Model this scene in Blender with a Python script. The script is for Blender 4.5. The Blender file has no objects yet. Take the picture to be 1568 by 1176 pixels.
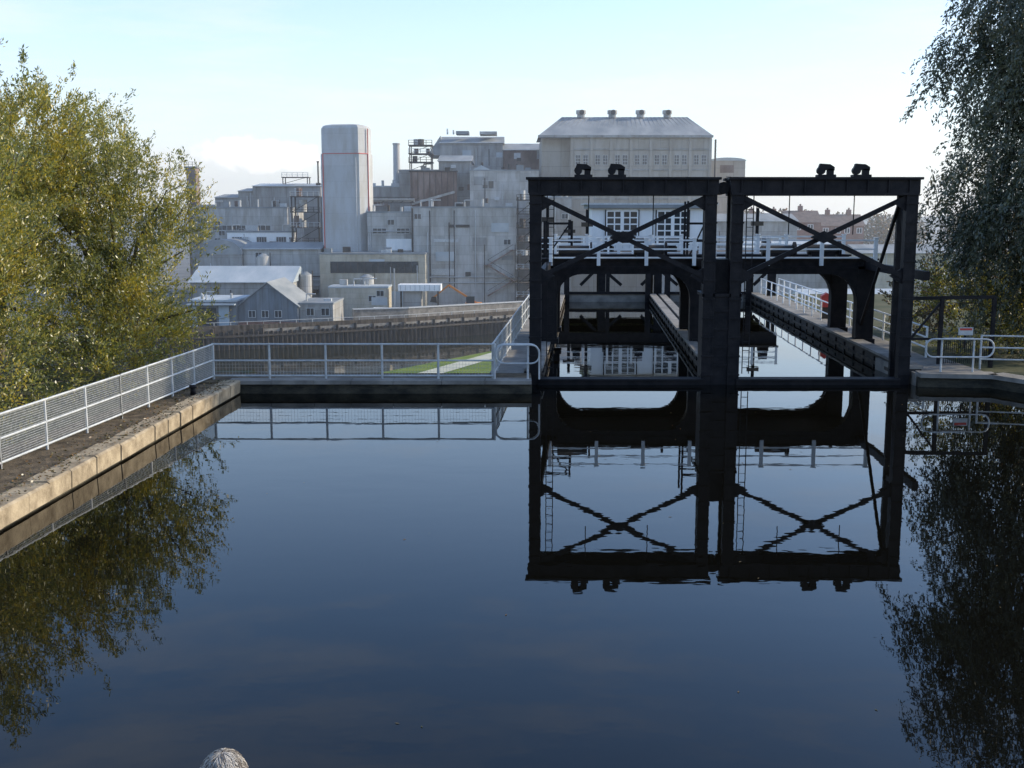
import bpy, math, random
import numpy as np
from mathutils import Vector, Matrix
random.seed(7)
rng = np.random.default_rng(7)
D = bpy.data
scene = bpy.context.scene

# ------------------------------------------------------------------ materials
def newmat(name):
    m = D.materials.new(name); m.use_nodes = True
    nt = m.node_tree
    for n in list(nt.nodes): nt.nodes.remove(n)
    out = nt.nodes.new('ShaderNodeOutputMaterial')
    b = nt.nodes.new('ShaderNodeBsdfPrincipled')
    nt.links.new(b.outputs[0], out.inputs[0])
    return m, nt, b, out

def c4(c): return (c[0], c[1], c[2], 1.0)

def coords(nt, scale=(1, 1, 1)):
    tc = nt.nodes.new('ShaderNodeTexCoord')
    mp = nt.nodes.new('ShaderNodeMapping')
    mp.inputs['Scale'].default_value = scale
    nt.links.new(tc.outputs['Object'], mp.inputs[0])
    return mp.outputs[0]

def noise(nt, vec, scale, detail=5, rough=0.6):
    n = nt.nodes.new('ShaderNodeTexNoise')
    n.inputs['Scale'].default_value = scale
    n.inputs['Detail'].default_value = detail
    n.inputs['Roughness'].default_value = rough
    nt.links.new(vec, n.inputs['Vector'])
    return n.outputs['Fac']

def ramp(nt, fac, stops):
    r = nt.nodes.new('ShaderNodeValToRGB')
    els = r.color_ramp.elements
    while len(els) > 1: els.remove(els[-1])
    els[0].position = stops[0][0]; els[0].color = c4(stops[0][1])
    for p, c in stops[1:]:
        e = els.new(p); e.color = c4(c)
    nt.links.new(fac, r.inputs[0])
    return r.outputs[0]

def nmat(name, c1, c2, scale=1.0, vs=(1, 1, 1), rough=0.8, bump=0.0, metal=0.0, spec=0.3):
    m, nt, b, out = newmat(name)
    v = coords(nt, vs)
    f = noise(nt, v, scale)
    nt.links.new(ramp(nt, f, [(0.35, c1), (0.65, c2)]), b.inputs['Base Color'])
    b.inputs['Roughness'].default_value = rough
    b.inputs['Metallic'].default_value = metal
    b.inputs['Specular IOR Level'].default_value = spec
    if bump:
        bp = nt.nodes.new('ShaderNodeBump'); bp.inputs['Strength'].default_value = bump
        bp.inputs['Distance'].default_value = 0.05
        f2 = noise(nt, v, scale * 6)
        nt.links.new(f2, bp.inputs['Height']); nt.links.new(bp.outputs[0], b.inputs['Normal'])
    return m

def panelmat(name, c1, c2, mortar, w, h, msize=0.02, offs=0.0, stain=0.35, rough=0.8, stscale=0.12):
    """wall cladding: sheets/blocks laid on vertical faces, with streaky weathering"""
    m, nt, b, out = newmat(name)
    tc = nt.nodes.new('ShaderNodeTexCoord')
    sp = nt.nodes.new('ShaderNodeSeparateXYZ'); nt.links.new(tc.outputs['Object'], sp.inputs[0])
    ad = nt.nodes.new('ShaderNodeMath'); ad.operation = 'ADD'
    nt.links.new(sp.outputs[0], ad.inputs[0]); nt.links.new(sp.outputs[1], ad.inputs[1])
    cb = nt.nodes.new('ShaderNodeCombineXYZ')
    nt.links.new(ad.outputs[0], cb.inputs[0]); nt.links.new(sp.outputs[2], cb.inputs[1])
    bt = nt.nodes.new('ShaderNodeTexBrick')
    bt.offset = offs
    bt.inputs['Scale'].default_value = 1.0
    bt.inputs['Brick Width'].default_value = w
    bt.inputs['Row Height'].default_value = h
    bt.inputs['Mortar Size'].default_value = msize
    bt.inputs['Mortar Smooth'].default_value = 0.3
    bt.inputs['Color1'].default_value = c4(c1)
    bt.inputs['Color2'].default_value = c4(c2)
    bt.inputs['Mortar'].default_value = c4(mortar)
    nt.links.new(cb.outputs[0], bt.inputs['Vector'])
    v = coords(nt, (1, 1, 0.25))
    f = noise(nt, v, stscale * 6, 6, 0.65)
    k = 1 - stain
    col = ramp(nt, f, [(0.36, (k, k * 0.95, k * 0.88)), (0.62, (1, 1, 1))])
    mx = nt.nodes.new('ShaderNodeMix'); mx.data_type = 'RGBA'; mx.blend_type = 'MULTIPLY'
    mx.inputs[0].default_value = 1.0
    nt.links.new(bt.outputs['Color'], mx.inputs[6]); nt.links.new(col, mx.inputs[7])
    nt.links.new(mx.outputs[2], b.inputs['Base Color'])
    b.inputs['Roughness'].default_value = rough
    b.inputs['Specular IOR Level'].default_value = 0.2
    bp = nt.nodes.new('ShaderNodeBump'); bp.inputs['Strength'].default_value = 0.4
    nt.links.new(bt.outputs['Fac'], bp.inputs['Height']); bp.invert = True
    nt.links.new(bp.outputs[0], b.inputs['Normal'])
    return m

def leafmat(name, cols, trans=0.45, nscale=0.35):
    m, nt, b, out = newmat(name)
    g = nt.nodes.new('ShaderNodeNewGeometry')
    v = coords(nt)
    f = noise(nt, v, nscale, 3)
    mth = nt.nodes.new('ShaderNodeMath'); mth.operation = 'MULTIPLY_ADD'
    nt.links.new(g.outputs['Random Per Island'], mth.inputs[0])
    mth.inputs[1].default_value = 0.45
    sb = nt.nodes.new('ShaderNodeMath'); sb.operation = 'SUBTRACT'
    nt.links.new(f, sb.inputs[0]); sb.inputs[1].default_value = 0.22
    nt.links.new(sb.outputs[0], mth.inputs[2])
    n = len(cols)
    col = ramp(nt, mth.outputs[0], [(0.25 + 0.5 * i / (n - 1), c) for i, c in enumerate(cols)])
    d = nt.nodes.new('ShaderNodeBsdfDiffuse'); t = nt.nodes.new('ShaderNodeBsdfTranslucent')
    nt.links.new(col, d.inputs[0]); nt.links.new(col, t.inputs[0])
    mx = nt.nodes.new('ShaderNodeMixShader'); mx.inputs[0].default_value = trans
    nt.links.new(d.outputs[0], mx.inputs[1]); nt.links.new(t.outputs[0], mx.inputs[2])
    gl = nt.nodes.new('ShaderNodeBsdfGlossy'); gl.inputs['Roughness'].default_value = 0.4
    gl.inputs[0].default_value = (0.7, 0.7, 0.7, 1)
    mx2 = nt.nodes.new('ShaderNodeMixShader'); mx2.inputs[0].default_value = 0.08
    nt.links.new(mx.outputs[0], mx2.inputs[1]); nt.links.new(gl.outputs[0], mx2.inputs[2])
    nt.nodes.remove(b)
    nt.links.new(mx2.outputs[0], out.inputs[0])
    return m

def watermat(name, base, s1, str1, dist=0.02):
    m, nt, b, out = newmat(name)
    b.inputs['Base Color'].default_value = c4(base)
    b.inputs['Roughness'].default_value = 0.012
    b.inputs['IOR'].default_value = 1.32
    b.inputs['Specular IOR Level'].default_value = 0.5
    v = coords(nt, (0.6, 1.0, 1.0))
    f = noise(nt, v, s1, 3, 0.5)
    v2 = coords(nt, (0.25, 0.4, 1.0))
    f2 = noise(nt, v2, s1 * 0.5, 2, 0.5)
    ad = nt.nodes.new('ShaderNodeMath'); ad.operation = 'MULTIPLY_ADD'
    nt.links.new(f2, ad.inputs[0]); ad.inputs[1].default_value = 2.0; nt.links.new(f, ad.inputs[2])
    # breeze patches: ripples come and go across the surface
    v3 = coords(nt, (0.07, 0.16, 1.0)); f3 = noise(nt, v3, 1.0, 2, .5)
    pr = ramp(nt, f3, [(.42, (.35,) * 3), (.62, (1,) * 3)])
    ms = nt.nodes.new('ShaderNodeMath'); ms.operation = 'MULTIPLY'; nt.links.new(pr, ms.inputs[0]); ms.inputs[1].default_value = str1
    bp = nt.nodes.new('ShaderNodeBump'); nt.links.new(ms.outputs[0], bp.inputs['Strength'])
    bp.inputs['Distance'].default_value = dist
    nt.links.new(ad.outputs[0], bp.inputs['Height']); nt.links.new(bp.outputs[0], b.inputs['Normal'])
    return m

M = {}
M['iron'] = nmat('black_iron_paint', (0.006, 0.006, 0.008), (0.018, 0.016, 0.017), 3, rough=0.6, bump=0.2, spec=.2)
M['rail'] = nmat('pale_rail_paint', (0.38, 0.4, 0.41), (0.54, 0.55, 0.54), 5, rough=0.45)
M['white'] = nmat('white_paint', (0.74, 0.76, 0.76), (0.86, 0.86, 0.84), 1.5, vs=(1, 1, .3), rough=0.5)
M['galv'] = nmat('galvanised_wire', (0.34, 0.35, 0.35), (0.5, 0.5, 0.48), 8, rough=0.5, metal=0.2)
M['stone'] = nmat('coping_stone', (0.2, 0.155, 0.1), (0.42, 0.34, 0.23), 2.2, rough=0.9, bump=0.5)
M['wallstone'] = nmat('wet_wall', (0.02, 0.02, 0.016), (0.075, 0.065, 0.045), 1.6, vs=(1, 1, 2), rough=0.85, bump=0.5)
M['concrete'] = nmat('concrete', (0.15, 0.14, 0.125), (0.28, 0.26, 0.23), 1.2, rough=0.9, bump=0.3)
M['path'] = nmat('path_dirt', (0.05, 0.037, 0.023), (0.16, 0.12, 0.075), 2.5, rough=0.95, bump=0.8)
M['ground'] = nmat('ground_earth', (0.04, 0.05, 0.02), (0.085, 0.08, 0.04), 0.4, rough=1, bump=0.4)
M['yard'] = nmat('yard_tarmac', (0.09, 0.09, 0.09), (0.17, 0.165, 0.15), 0.15, rough=0.95)
M['grass'] = nmat('lawn_grass', (0.07, 0.12, 0.015), (0.17, 0.21, 0.03), 0.25, rough=1, bump=0.5)
M['paleway'] = nmat('pale_footpath', (0.4, 0.4, 0.3), (0.5, 0.48, 0.38), 0.5, rough=1)
M['glass'] = nmat('dark_glass', (0.02, 0.025, 0.03), (0.05, 0.06, 0.07), 0.5, rough=0.12, spec=0.6)
M['dark'] = nmat('dark_steel', (0.022, 0.022, 0.022), (0.08, 0.065, 0.05), 0.5, rough=0.7)
M['rust'] = nmat('rusty_sheet', (0.1, 0.06, 0.045), (0.26, 0.2, 0.17), 0.35, vs=(1, 1, .4), rough=0.85)
M['clad'] = panelmat('pale_cladding', (0.41, 0.41, 0.395), (0.5, 0.495, 0.475), (0.29, 0.285, 0.27), 2.4, 1.8, 0.03, 0, 0.32)
M['clad2'] = panelmat('grey_cladding', (0.3, 0.305, 0.3), (0.38, 0.375, 0.36), (0.21, 0.21, 0.2), 3.4, 2.4, 0.04, 0, 0.34)
M['conc_panel'] = panelmat('concrete_panels', (0.38, 0.345, 0.3), (0.43, 0.395, 0.345), (0.25, 0.23, 0.2), 4.6, 3.2, 0.05, 0, 0.18)
M['cream'] = panelmat('cream_block', (0.45, 0.42, 0.34), (0.51, 0.47, 0.385), (0.32, 0.3, 0.25), 1.5, 1.0, 0.02, .5, 0.25)
M['bluegrey'] = panelmat('bluegrey_cladding', (0.16, 0.19, 0.22), (0.2, 0.23, 0.26), (0.1, 0.12, 0.14), 1.0, 6.0, 0.03, 0, 0.3)
M['brick'] = panelmat('red_brick', (0.22, 0.09, 0.06), (0.3, 0.13, 0.08), (0.25, 0.22, 0.2), 0.6, 0.2, 0.02, .5, 0.3)
M['silo'] = panelmat('silo_paint', (0.44, 0.455, 0.46), (0.48, 0.49, 0.495), (0.38, 0.39, 0.4), 5, 3.0, 0.03, 0, 0.16)
M['roofpale'] = nmat('pale_roof_sheet', (0.33, 0.38, 0.41), (0.46, 0.49, 0.5), 0.3, vs=(1, .3, 1), rough=0.75)
M['roofgrey'] = nmat('grey_roof_sheet', (0.18, 0.2, 0.21), (0.3, 0.31, 0.31), 0.3, vs=(1, .3, 1), rough=0.8)
M['slate'] = nmat('roof_tiles', (0.1, 0.07, 0.06), (0.17, 0.12, 0.1), 1, rough=0.9)
M['redline'] = nmat('red_paint', (0.5, 0.06, 0.05), (0.58, 0.09, 0.07), 1, rough=0.5)
M['bluedoor'] = nmat('pale_blue_door', (0.3, 0.38, 0.44), (0.36, 0.44, 0.5), 1, rough=0.5)
M['pile'] = nmat('timber_piles', (0.03, 0.025, 0.02), (0.11, 0.09, 0.07), 1.2, vs=(2, 2, .3), rough=0.95)
M['water'] = watermat('canal_water', (0.0035, 0.0032, 0.0022), 1.3, 0.13)
M['river'] = watermat('river_water', (0.02, 0.022, 0.015), 0.8, 0.5, 0.05)
M['leafL'] = leafmat('willow_leaves', [(0.1, 0.12, 0.045), (0.21, 0.23, 0.055), (0.37, 0.33, 0.055), (0.52, 0.38, 0.03)], 0.55)
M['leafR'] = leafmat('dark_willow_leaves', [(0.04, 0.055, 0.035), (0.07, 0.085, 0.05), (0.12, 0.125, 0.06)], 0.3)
M['leafA'] = leafmat('autumn_leaves', [(0.05, 0.06, 0.025), (0.12, 0.09, 0.03), (0.24, 0.12, 0.03)], 0.3, 0.05)
M['bark'] = nmat('bark', (0.05, 0.04, 0.03), (0.12, 0.1, 0.08), 4, vs=(1, 1, .2), rough=1, bump=0.8)
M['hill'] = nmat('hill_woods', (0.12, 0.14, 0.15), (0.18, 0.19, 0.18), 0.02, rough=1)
M['skin'] = nmat('skin', (0.5, 0.3, 0.22), (0.58, 0.37, 0.28), 10, rough=0.55)
M['hair'] = nmat('grey_hair', (0.13, 0.11, 0.09), (0.26, 0.23, 0.2), 60, vs=(1, 1, .15), rough=0.95, bump=0.4, spec=.1)
M['hair2'] = nmat('light_hair_strands', (0.34, 0.31, 0.27), (0.54, 0.5, 0.44), 40, rough=0.7, spec=.2)
M['coat'] = nmat('navy_coat', (0.03, 0.04, 0.07), (0.05, 0.06, 0.1), 20, rough=0.9, bump=0.2)
M['trouser'] = nmat('grey_trousers', (0.06, 0.06, 0.06), (0.09, 0.09, 0.09), 20, rough=0.95)
M['shoe'] = nmat('black_shoe', (0.01, 0.01, 0.01), (0.02, 0.02, 0.02), 20, rough=0.4)
M['orange'] = nmat('orange_paint', (0.6, 0.2, 0.03), (0.65, 0.25, 0.04), 2, rough=0.5)

# ------------------------------------------------------------------ mesh builder
class MB:
    def __init__(s, xf=None):
        s.v = []; s.f = []; s.m = []; s.mats = []; s.xf = xf
    def mi(s, mat):
        mat = M[mat] if isinstance(mat, str) else mat
        if mat not in s.mats: s.mats.append(mat)
        return s.mats.index(mat)
    def add(s, pts, faces, mat):
        o = len(s.v); i = s.mi(mat)
        for p in pts:
            p = tuple(p)
            s.v.append(s.xf(*p) if s.xf else p)
        for f in faces:
            s.f.append([o + k for k in f]); s.m.append(i)
    def face(s, pts, mat): s.add(pts, [list(range(len(pts)))], mat)
    def box(s, x0, x1, y0, y1, z0, z1, mat):
        p = [(x0, y0, z0), (x1, y0, z0), (x1, y1, z0), (x0, y1, z0), (x0, y0, z1), (x1, y0, z1), (x1, y1, z1), (x0, y1, z1)]
        s.add(p, [(0, 3, 2, 1), (4, 5, 6, 7), (0, 1, 5, 4), (1, 2, 6, 5), (2, 3, 7, 6), (3, 0, 4, 7)], mat)
    def beam(s, a, b, w, h, mat, caps=True):
        a = Vector(a); b = Vector(b); d = (b - a).normalized()
        up = Vector((0, 0, 1)) if abs(d.z) < 0.95 else Vector((0, 1, 0))
        r = d.cross(up).normalized() * w / 2; u = r.cross(d).normalized() * h / 2
        p = [a - r - u, a + r - u, a + r + u, a - r + u, b - r - u, b + r - u, b + r + u, b - r + u]
        f = [(0, 1, 5, 4), (1, 2, 6, 5), (2, 3, 7, 6), (3, 0, 4, 7)]
        if caps: f += [(3, 2, 1, 0), (4, 5, 6, 7)]
        s.add(p, f, mat)
    def cyl(s, a, b, r, mat, n=8, r2=None, caps=True):
        a = Vector(a); b = Vector(b); d = (b - a).normalized()
        up = Vector((0, 0, 1)) if abs(d.z) < 0.95 else Vector((0, 1, 0))
        x = d.cross(up).normalized(); y = x.cross(d)
        r2 = r if r2 is None else r2
        p = []
        for k in range(n):
            t = 2 * math.pi * k / n; q = x * math.cos(t) + y * math.sin(t)
            p.append(a + q * r)
        for k in range(n):
            t = 2 * math.pi * k / n; q = x * math.cos(t) + y * math.sin(t)
            p.append(b + q * r2)
        f = [(k, (k + 1) % n, n + (k + 1) % n, n + k) for k in range(n)]
        if caps: f += [list(range(n))[::-1], list(range(n, 2 * n))]
        s.add(p, f, mat)
    def prism(s, poly, y0, y1, mat):
        """poly = list of (x,z), extruded along y"""
        n = len(poly)
        p = [(x, y0, z) for x, z in poly] + [(x, y1, z) for x, z in poly]
        f = [list(range(n)), list(range(n, 2 * n))[::-1]] + [(k, n + k, n + (k + 1) % n, (k + 1) % n) for k in range(n)]
        s.add(p, f, mat)
    def window(s, x0, x1, y, z0, z1, nx=1, nz=1, fr='rail', t=0.08):
        """window on a wall whose face is at y looking to -y"""
        s.box(x0, x1, y - 0.03, y + 0.02, z0, z1, 'glass')
        for i in range(nx + 1):
            x = x0 + (x1 - x0) * i / nx
            s.box(x - t / 2, x + t / 2, y - 0.09, y + 0.01, z0 - t / 2, z1 + t / 2, fr)
        for i in range(nz + 1):
            z = z0 + (z1 - z0) * i / nz
            s.box(x0 + t / 2, x1 - t / 2, y - 0.087, y + 0.01, z - t / 2, z + t / 2, fr)
    def obj(s, name, smooth=False, parent=None):
        me = D.meshes.new(name); me.from_pydata([tuple(v) for v in s.v], [], s.f)
        for m in s.mats: me.materials.append(m)
        me.polygons.foreach_set('material_index', s.m)
        if smooth: me.polygons.foreach_set('use_smooth', [True] * len(me.polygons))
        me.update()
        o = D.objects.new(name, me); scene.collection.objects.link(o)
        if parent: o.parent = parent
        return o

def empty(name):
    e = D.objects.new(name, None); scene.collection.objects.link(e); return e

# ------------------------------------------------------------------ ground
g = MB()
g.face([(-300, -60, .3), (-9.3, -60, .3), (-9.3, 5, .3), (-9.05, 19, .3), (-8.8, 37.5, .3), (-300, 37.5, .3)], 'ground')
g.face([(-300, 37.5, .3), (-8.8, 37.5, .3), (-8.8, 75, -13), (-300, 75, -13)], 'ground')
g.face([(-8.8, 36.3, -1.9), (13.6, 36.3, -1.9), (16.3, 75, -13), (-8.8, 75, -13)], 'ground')
g.face([(13.4, 36.0, .3), (15.6, 35.7, .3), (16.4, 34, .3), (17, 30, .3), (17.5, 20, .3), (17, 5, .3), (17, -60, .3), (300, -60, .3), (300, 75, .3), (16.4, 75, .3)], 'ground')
g.face([(16.4, 75, .3), (300, 75, .3), (300, 115, -13), (16.4, 115, -13)], 'ground')
near = [(-300, 95), (-60, 100), (-19, 126), (-3.5, 152), (12, 168), (60, 190), (300, 240)]
g.face([(-300, 75, -13)] + [(x, y, -13) for x, y in near] + [(300, 75, -13)], 'grass')
for a, b in zip(near[:-1], near[1:]):
    g.face([(a[0], a[1], -13), (b[0], b[1], -13), (b[0], b[1], -17), (a[0], a[1], -17)], 'pile')
bank = [(-400, 110), (-60, 164), (-39, 173), (-18, 184), (3, 200), (40, 222), (120, 260), (500, 330), (4000, 400)]
g.face([(x, y, -12.3) for x, y in bank] + [(4000, 9000, -12.3), (-4000, 9000, -12.3), (-4000, 110, -12.3)], 'yard')
g.face([(-400, 74, -17.5), (500, 74, -17.5), (500, 340, -17.5), (-400, 340, -17.5)], 'ground')
g.obj('ground')

g = MB(); g.face([(-400, 74, -15), (600, 74, -15), (600, 345, -15), (-400, 345, -15)], 'river'); g.obj('river_water')
g = MB(); g.face([(-12, 96 + 33, -12.97), (-9, 96 + 33, -12.97), (1, 153, -12.97), (-1.5, 154, -12.97)], 'paleway')
g.obj('lawn_footpath')

# quay piling and retaining wall
p = MB()
for a, b in zip(bank[1:6], bank[2:7]):
    A_ = Vector((a[0], a[1], 0)); B_ = Vector((b[0], b[1], 0)); L = (B_ - A_).length
    n = int(L / 0.75); dr = (B_ - A_) / n
    for i in range(n):
        q = A_ + dr * i
        h = -12.25 + random.uniform(-.15, .12) + (0.5 if i % 4 == 0 else 0)
        p.beam((q.x, q.y - .3, -17), (q.x, q.y - .3, h), .38, .3, 'pile')
    p.beam((A_.x, A_.y - .05, -14.2), (B_.x, B_.y - .05, -14.2), .2, 6, 'pile')
    p.beam((A_.x, A_.y - .55, -12.9), (B_.x, B_.y - .55, -12.9), .18, .3, 'dark')
    p.beam((A_.x, A_.y + .5, -12.15), (B_.x, B_.y + .5, -12.15), 1.2, .5, 'concrete')
p.obj('quay_piling_wall')
p = MB()
rw = [(-27, 188), (-18, 191), (3, 206), (40, 228)]
for a, b in zip(rw[:-1], rw[1:]):
    p.beam((a[0], a[1], -11.3), (b[0], b[1], -11.3), .5, 2.2, 'concrete')
    p.beam((a[0], a[1], -10.1), (b[0], b[1], -10.1), .8, .2, 'rail')
p.obj('quay_retaining_wall')

def railing(mb, pts, h, step, levels, r=0.025, mat='rail', mesh=None, pr=None):
    pr = pr or r * 1.25
    for a, b in zip(pts[:-1], pts[1:]):
        a = Vector(a); b = Vector(b); L = (b - a).length; n = max(1, round(L / step))
        for i in range(n + 1):
            q = a.lerp(b, i / n)
            mb.cyl(q, q + Vector((0, 0, h + .03)), pr, mat, 6)
        for lv in levels:
            mb.cyl(a + Vector((0, 0, lv)), b + Vector((0, 0, lv)), r, mat, 6)
        if mesh:
            sp, z0, z1, wr = mesh
            m = int(L / sp)
            for i in range(1, m):
                q = a.lerp(b, i / m)
                mb.beam(q + Vector((0, 0, z0)), q + Vector((0, 0, z1)), wr, wr, 'galv', False)
            k = int((z1 - z0) / sp)
            for i in range(k + 1):
                z = z0 + (z1 - z0) * i / k
                mb.beam(a + Vector((0, 0, z)), b + Vector((0, 0, z)), wr, wr, 'galv', False)

r = MB(); railing(r, [(-60, 164.8, -11.9), (-39, 173.8, -11.9), (-18, 184.8, -11.9), (3, 200.8, -11.9), (40, 223, -11.9)], 1.1, 2.5, (1.1, .6), .04)
r.obj('quay_railing')

# ------------------------------------------------------------------ canal basin
A = lambda t, s, z: (t + 0.068 * s, 36.4 + s, z)
w = MB()
w.face([(-9.6, 5, 0), (18, 5, 0), (18, 36.4, 0), (13.0, 36.4, 0), (7.4, 36.4, 0), (6.4, 36.4, 0), (.9, 36.4, 0), (-9.6, 36.4, 0)], 'water')
w.face([A(.9, 0, 0), A(6.6, 0, 0), A(6.6, 36, 0), A(.9, 36, 0)], 'water')
w.face([A(7.4, 0, 0), A(13.2, 0, 0), A(13.2, 36, 0), A(7.4, 36, 0)], 'water')
w.obj('canal_water')

# left towpath edge coping blocks
cp = MB()
edge = [(-8.5, 34.3), (-8.75, 27.0), (-9.0, 19.0), (-9.4, 5.0)]
def edge_x(y):
    for (xa, ya), (xb, yb) in zip(edge[:-1], edge[1:]):
        if yb <= y <= ya: return xa + (xb - xa) * (ya - y) / (ya - yb)
    return edge[-1][0]
y = 34.3
while y > 5.5:
    L = random.uniform(.85, 1.35); y2 = y - L
    xa = edge_x(y) + random.uniform(-.02, .02); xb = edge_x(max(y2, 5)) + random.uniform(-.02, .02)
    zt = .43 + random.uniform(-.015, .015)
    pts = []
    for (x, yy) in ((xa, y - .012), (xb, y2 + .012)):
        pts.append([(x - .5, yy, .05), (x, yy, .05), (x + .015, yy, zt - .04), (x - .03, yy, zt), (x - .5, yy, zt)])
    o = pts[0] + pts[1]
    cp.add(o, [(4, 3, 2, 1, 0), (5, 6, 7, 8, 9)] + [(k, (k + 1) % 5, 5 + (k + 1) % 5, 5 + k) for k in range(5)], 'stone')
    y = y2
for (xa, ya), (xb, yb) in zip(edge[:-1], edge[1:]):
    cp.beam((xa - .35, ya, -.9), (xb - .35, yb, -.9), .6, 2.1, 'wallstone')
cp.obj('coping_stones')
pa = MB()
pa.face([(-9.02, 34.3, .38), (-9.52, 19, .38), (-9.9, 5, .38), (-13, 5, .36), (-12, 19, .36), (-10.2, 34.8, .36)], 'path')
pa.box(-10.2, -8.9, 34.0, 36.3, -.5, .405, 'path')
pa.obj('towpath')

# cross wall at head of basin
cw = MB()
cw.box(-8.9, .62, 34.35, 36.2, -2, .30, 'wallstone')
x = -8.9
while x < .5:
    x2 = min(.62, x + random.uniform(1.1, 1.6))
    cw.box(x + .008, x2 - .008, 34.28, 34.95, .3, .42 + random.uniform(-.01, .01), 'concrete'); x = x2
cw.box(-8.9, .62, 34.95, 36.2, .3, .39, 'path')
cw.obj('basin_wall')

# mesh fence on the left and across the wall
f = MB()
fl = [(-9.42, 34.75, .39), (-10.0, 28, .37), (-10.5, 22.3, .37), (-11.3, 14, .37), (-11.9, 8, .37)]
railing(f, fl, 1.12, 1.85, (1.12, .62, .12), .026, 'rail', (.05, .14, 1.08, .007))
f.obj('towpath_fence')
f = MB()
railing(f, [(-9.42, 34.7, .4), (-.55, 34.7, .4)], 1.12, 1.85, (1.12, .6, .12), .03, 'rail', (.10, .14, .6, .005))
def hoop(mb, a, b, z0, h, rr, mat, r0=.028, rot=None):
    a = Vector(a); b = Vector(b); d = (b - a).normalized(); pts = [a + Vector((0, 0, z0))]
    zt = z0 + h
    for k in range(5):
        t = math.pi / 2 * k / 4
        pts.append(a + d * (rr - rr * math.cos(t)) + Vector((0, 0, zt - rr + rr * math.sin(t))))
    for k in range(5):
        t = math.pi / 2 * k / 4
        pts.append(b - d * (rr - rr * math.sin(t)) + Vector((0, 0, zt - rr + rr * math.cos(t))))
    pts.append(b + Vector((0, 0, z0)))
    for p0, p1 in zip(pts[:-1], pts[1:]): mb.cyl(p0, p1, r0, mat, 6)
def rhoop(mb, a, b, z0, z1, rr, mat, r0):
    """closed rounded loop"""
    a = Vector(a); b = Vector(b); d = (b - a).normalized(); U = Vector((0, 0, 1)); pts = []
    for (c, du, dz) in ((a, -1, 1), (b, 1, 1), (b, 1, -1), (a, -1, -1)):
        cen = c + d * (-du * rr) + U * ((z1 - rr) if dz > 0 else (z0 + rr))
        for k in range(5):
            t = math.pi / 2 * k / 4
            if (du, dz) in ((-1, 1), (1, -1)): co, si = math.cos(t), math.sin(t)
            else: co, si = math.sin(t), math.cos(t)
            pts.append(cen + d * (du * rr * co) + U * (dz * rr * si))
    for p0, p1 in zip(pts, pts[1:] + pts[:1]): mb.cyl(p0, p1, r0, mat, 6)
hoop(f, (-.55, 34.72, 0), (.86, 34.72, 0), .4, 1.12, .3, 'rail', .03)
rhoop(f, (-.5, 34.62, 0), (.86, 34.62, 0), .92, 1.5, .25, 'rail', .026)
f.cyl((.5, 34.7, .4), (.5, 34.7, 1.5), .034, 'rail', 6)
f.obj('basin_fence')
f = MB(A)
railing(f, [(-.5, -1.6, .4), (-.5, 18, .4), (-.5, 34, .4)], 1.12, 1.9, (1.12, .6, .12), .03, 'rail', (.12, .14, 1.08, .006))
f.obj('aqueduct_railing')

b = MB(); b.cyl((-9.25, 31.8, .38), (-9.25, 31.8, .58), .085, 'iron', 10, .07); b.cyl((-9.25, 31.8, .58), (-9.25, 31.8, .66), .12, 'iron', 10, .1)
b.obj('mooring_bollard', True)

# right bank
rb = MB()
rp = [(13.1, 35.9), (15.5, 35.6), (16.3, 34), (17, 30), (17.5, 20), (17, 5)]
for a, c in zip(rp[:-1], rp[1:]):
    rb.beam((a[0] + .15, a[1] + .1, -.8), (c[0] + .15, c[1] + .1, -.8), .5, 2.2, 'wallstone')
    rb.beam((a[0] + .2, a[1] + .12, .38), (c[0] + .2, c[1] + .12, .38), .75, .14, 'concrete')
rb.box(13.2, 15.6, 36.0, 40, -1, .42, 'concrete')
rb.obj('bank_wall')
f = MB()
hoop(f, (14.05, 36.06, 0), (15.1, 36.06, 0), .44, 1.1, .05, 'rail', .034)
rhoop(f, (13.5, 36.0, 0), (15.7, 35.94, 0), .95, 1.54, .26, 'rail', .03)
f.obj('hoop_barrier')
f = MB()
railing(f, [(15.9, 37.4, .35), (19, 36.8, .35), (23, 36.2, .35)], 1.15, 1.8, (1.15, .75, .35), .03, 'rail')
f.obj('bank_railing')
f = MB()
for xx in (13.7, 14.8):
    f.beam((xx, 38.2, .4), (xx, 38.2, 2.75), .12, .12, 'iron')
f.beam((13.6, 38.2, 2.7), (16.6, 38.2, 2.75), .1, .12, 'iron'); f.beam((13.7, 38.2, 1.2), (14.8, 38.2, 2.6), .07, .07, 'iron')
f.beam((13.7, 38.2, 1.3), (16.6, 38.2, 1.3), .08, .08, 'iron'); f.beam((16.6, 38.2, .3), (16.6, 38.2, 2.8), .12, .12, 'iron')
for k in range(24):
    xx = 14.9 + k * .07
    f.beam((xx, 38.2, .45), (xx, 38.2, 1.3), .015, .015, 'iron', False)
f.obj('iron_gate')
f = MB(); f.beam((15.6, 38.05, 1.0), (15.6, 38.05, 1.75), .06, .04, 'iron'); f.box(15.35, 15.85, 38.0, 38.03, 1.45, 1.72, 'rail')
f.box(15.39, 15.81, 37.99, 37.998, 1.62, 1.69, 'redline'); f.obj('warning_sign')

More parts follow.
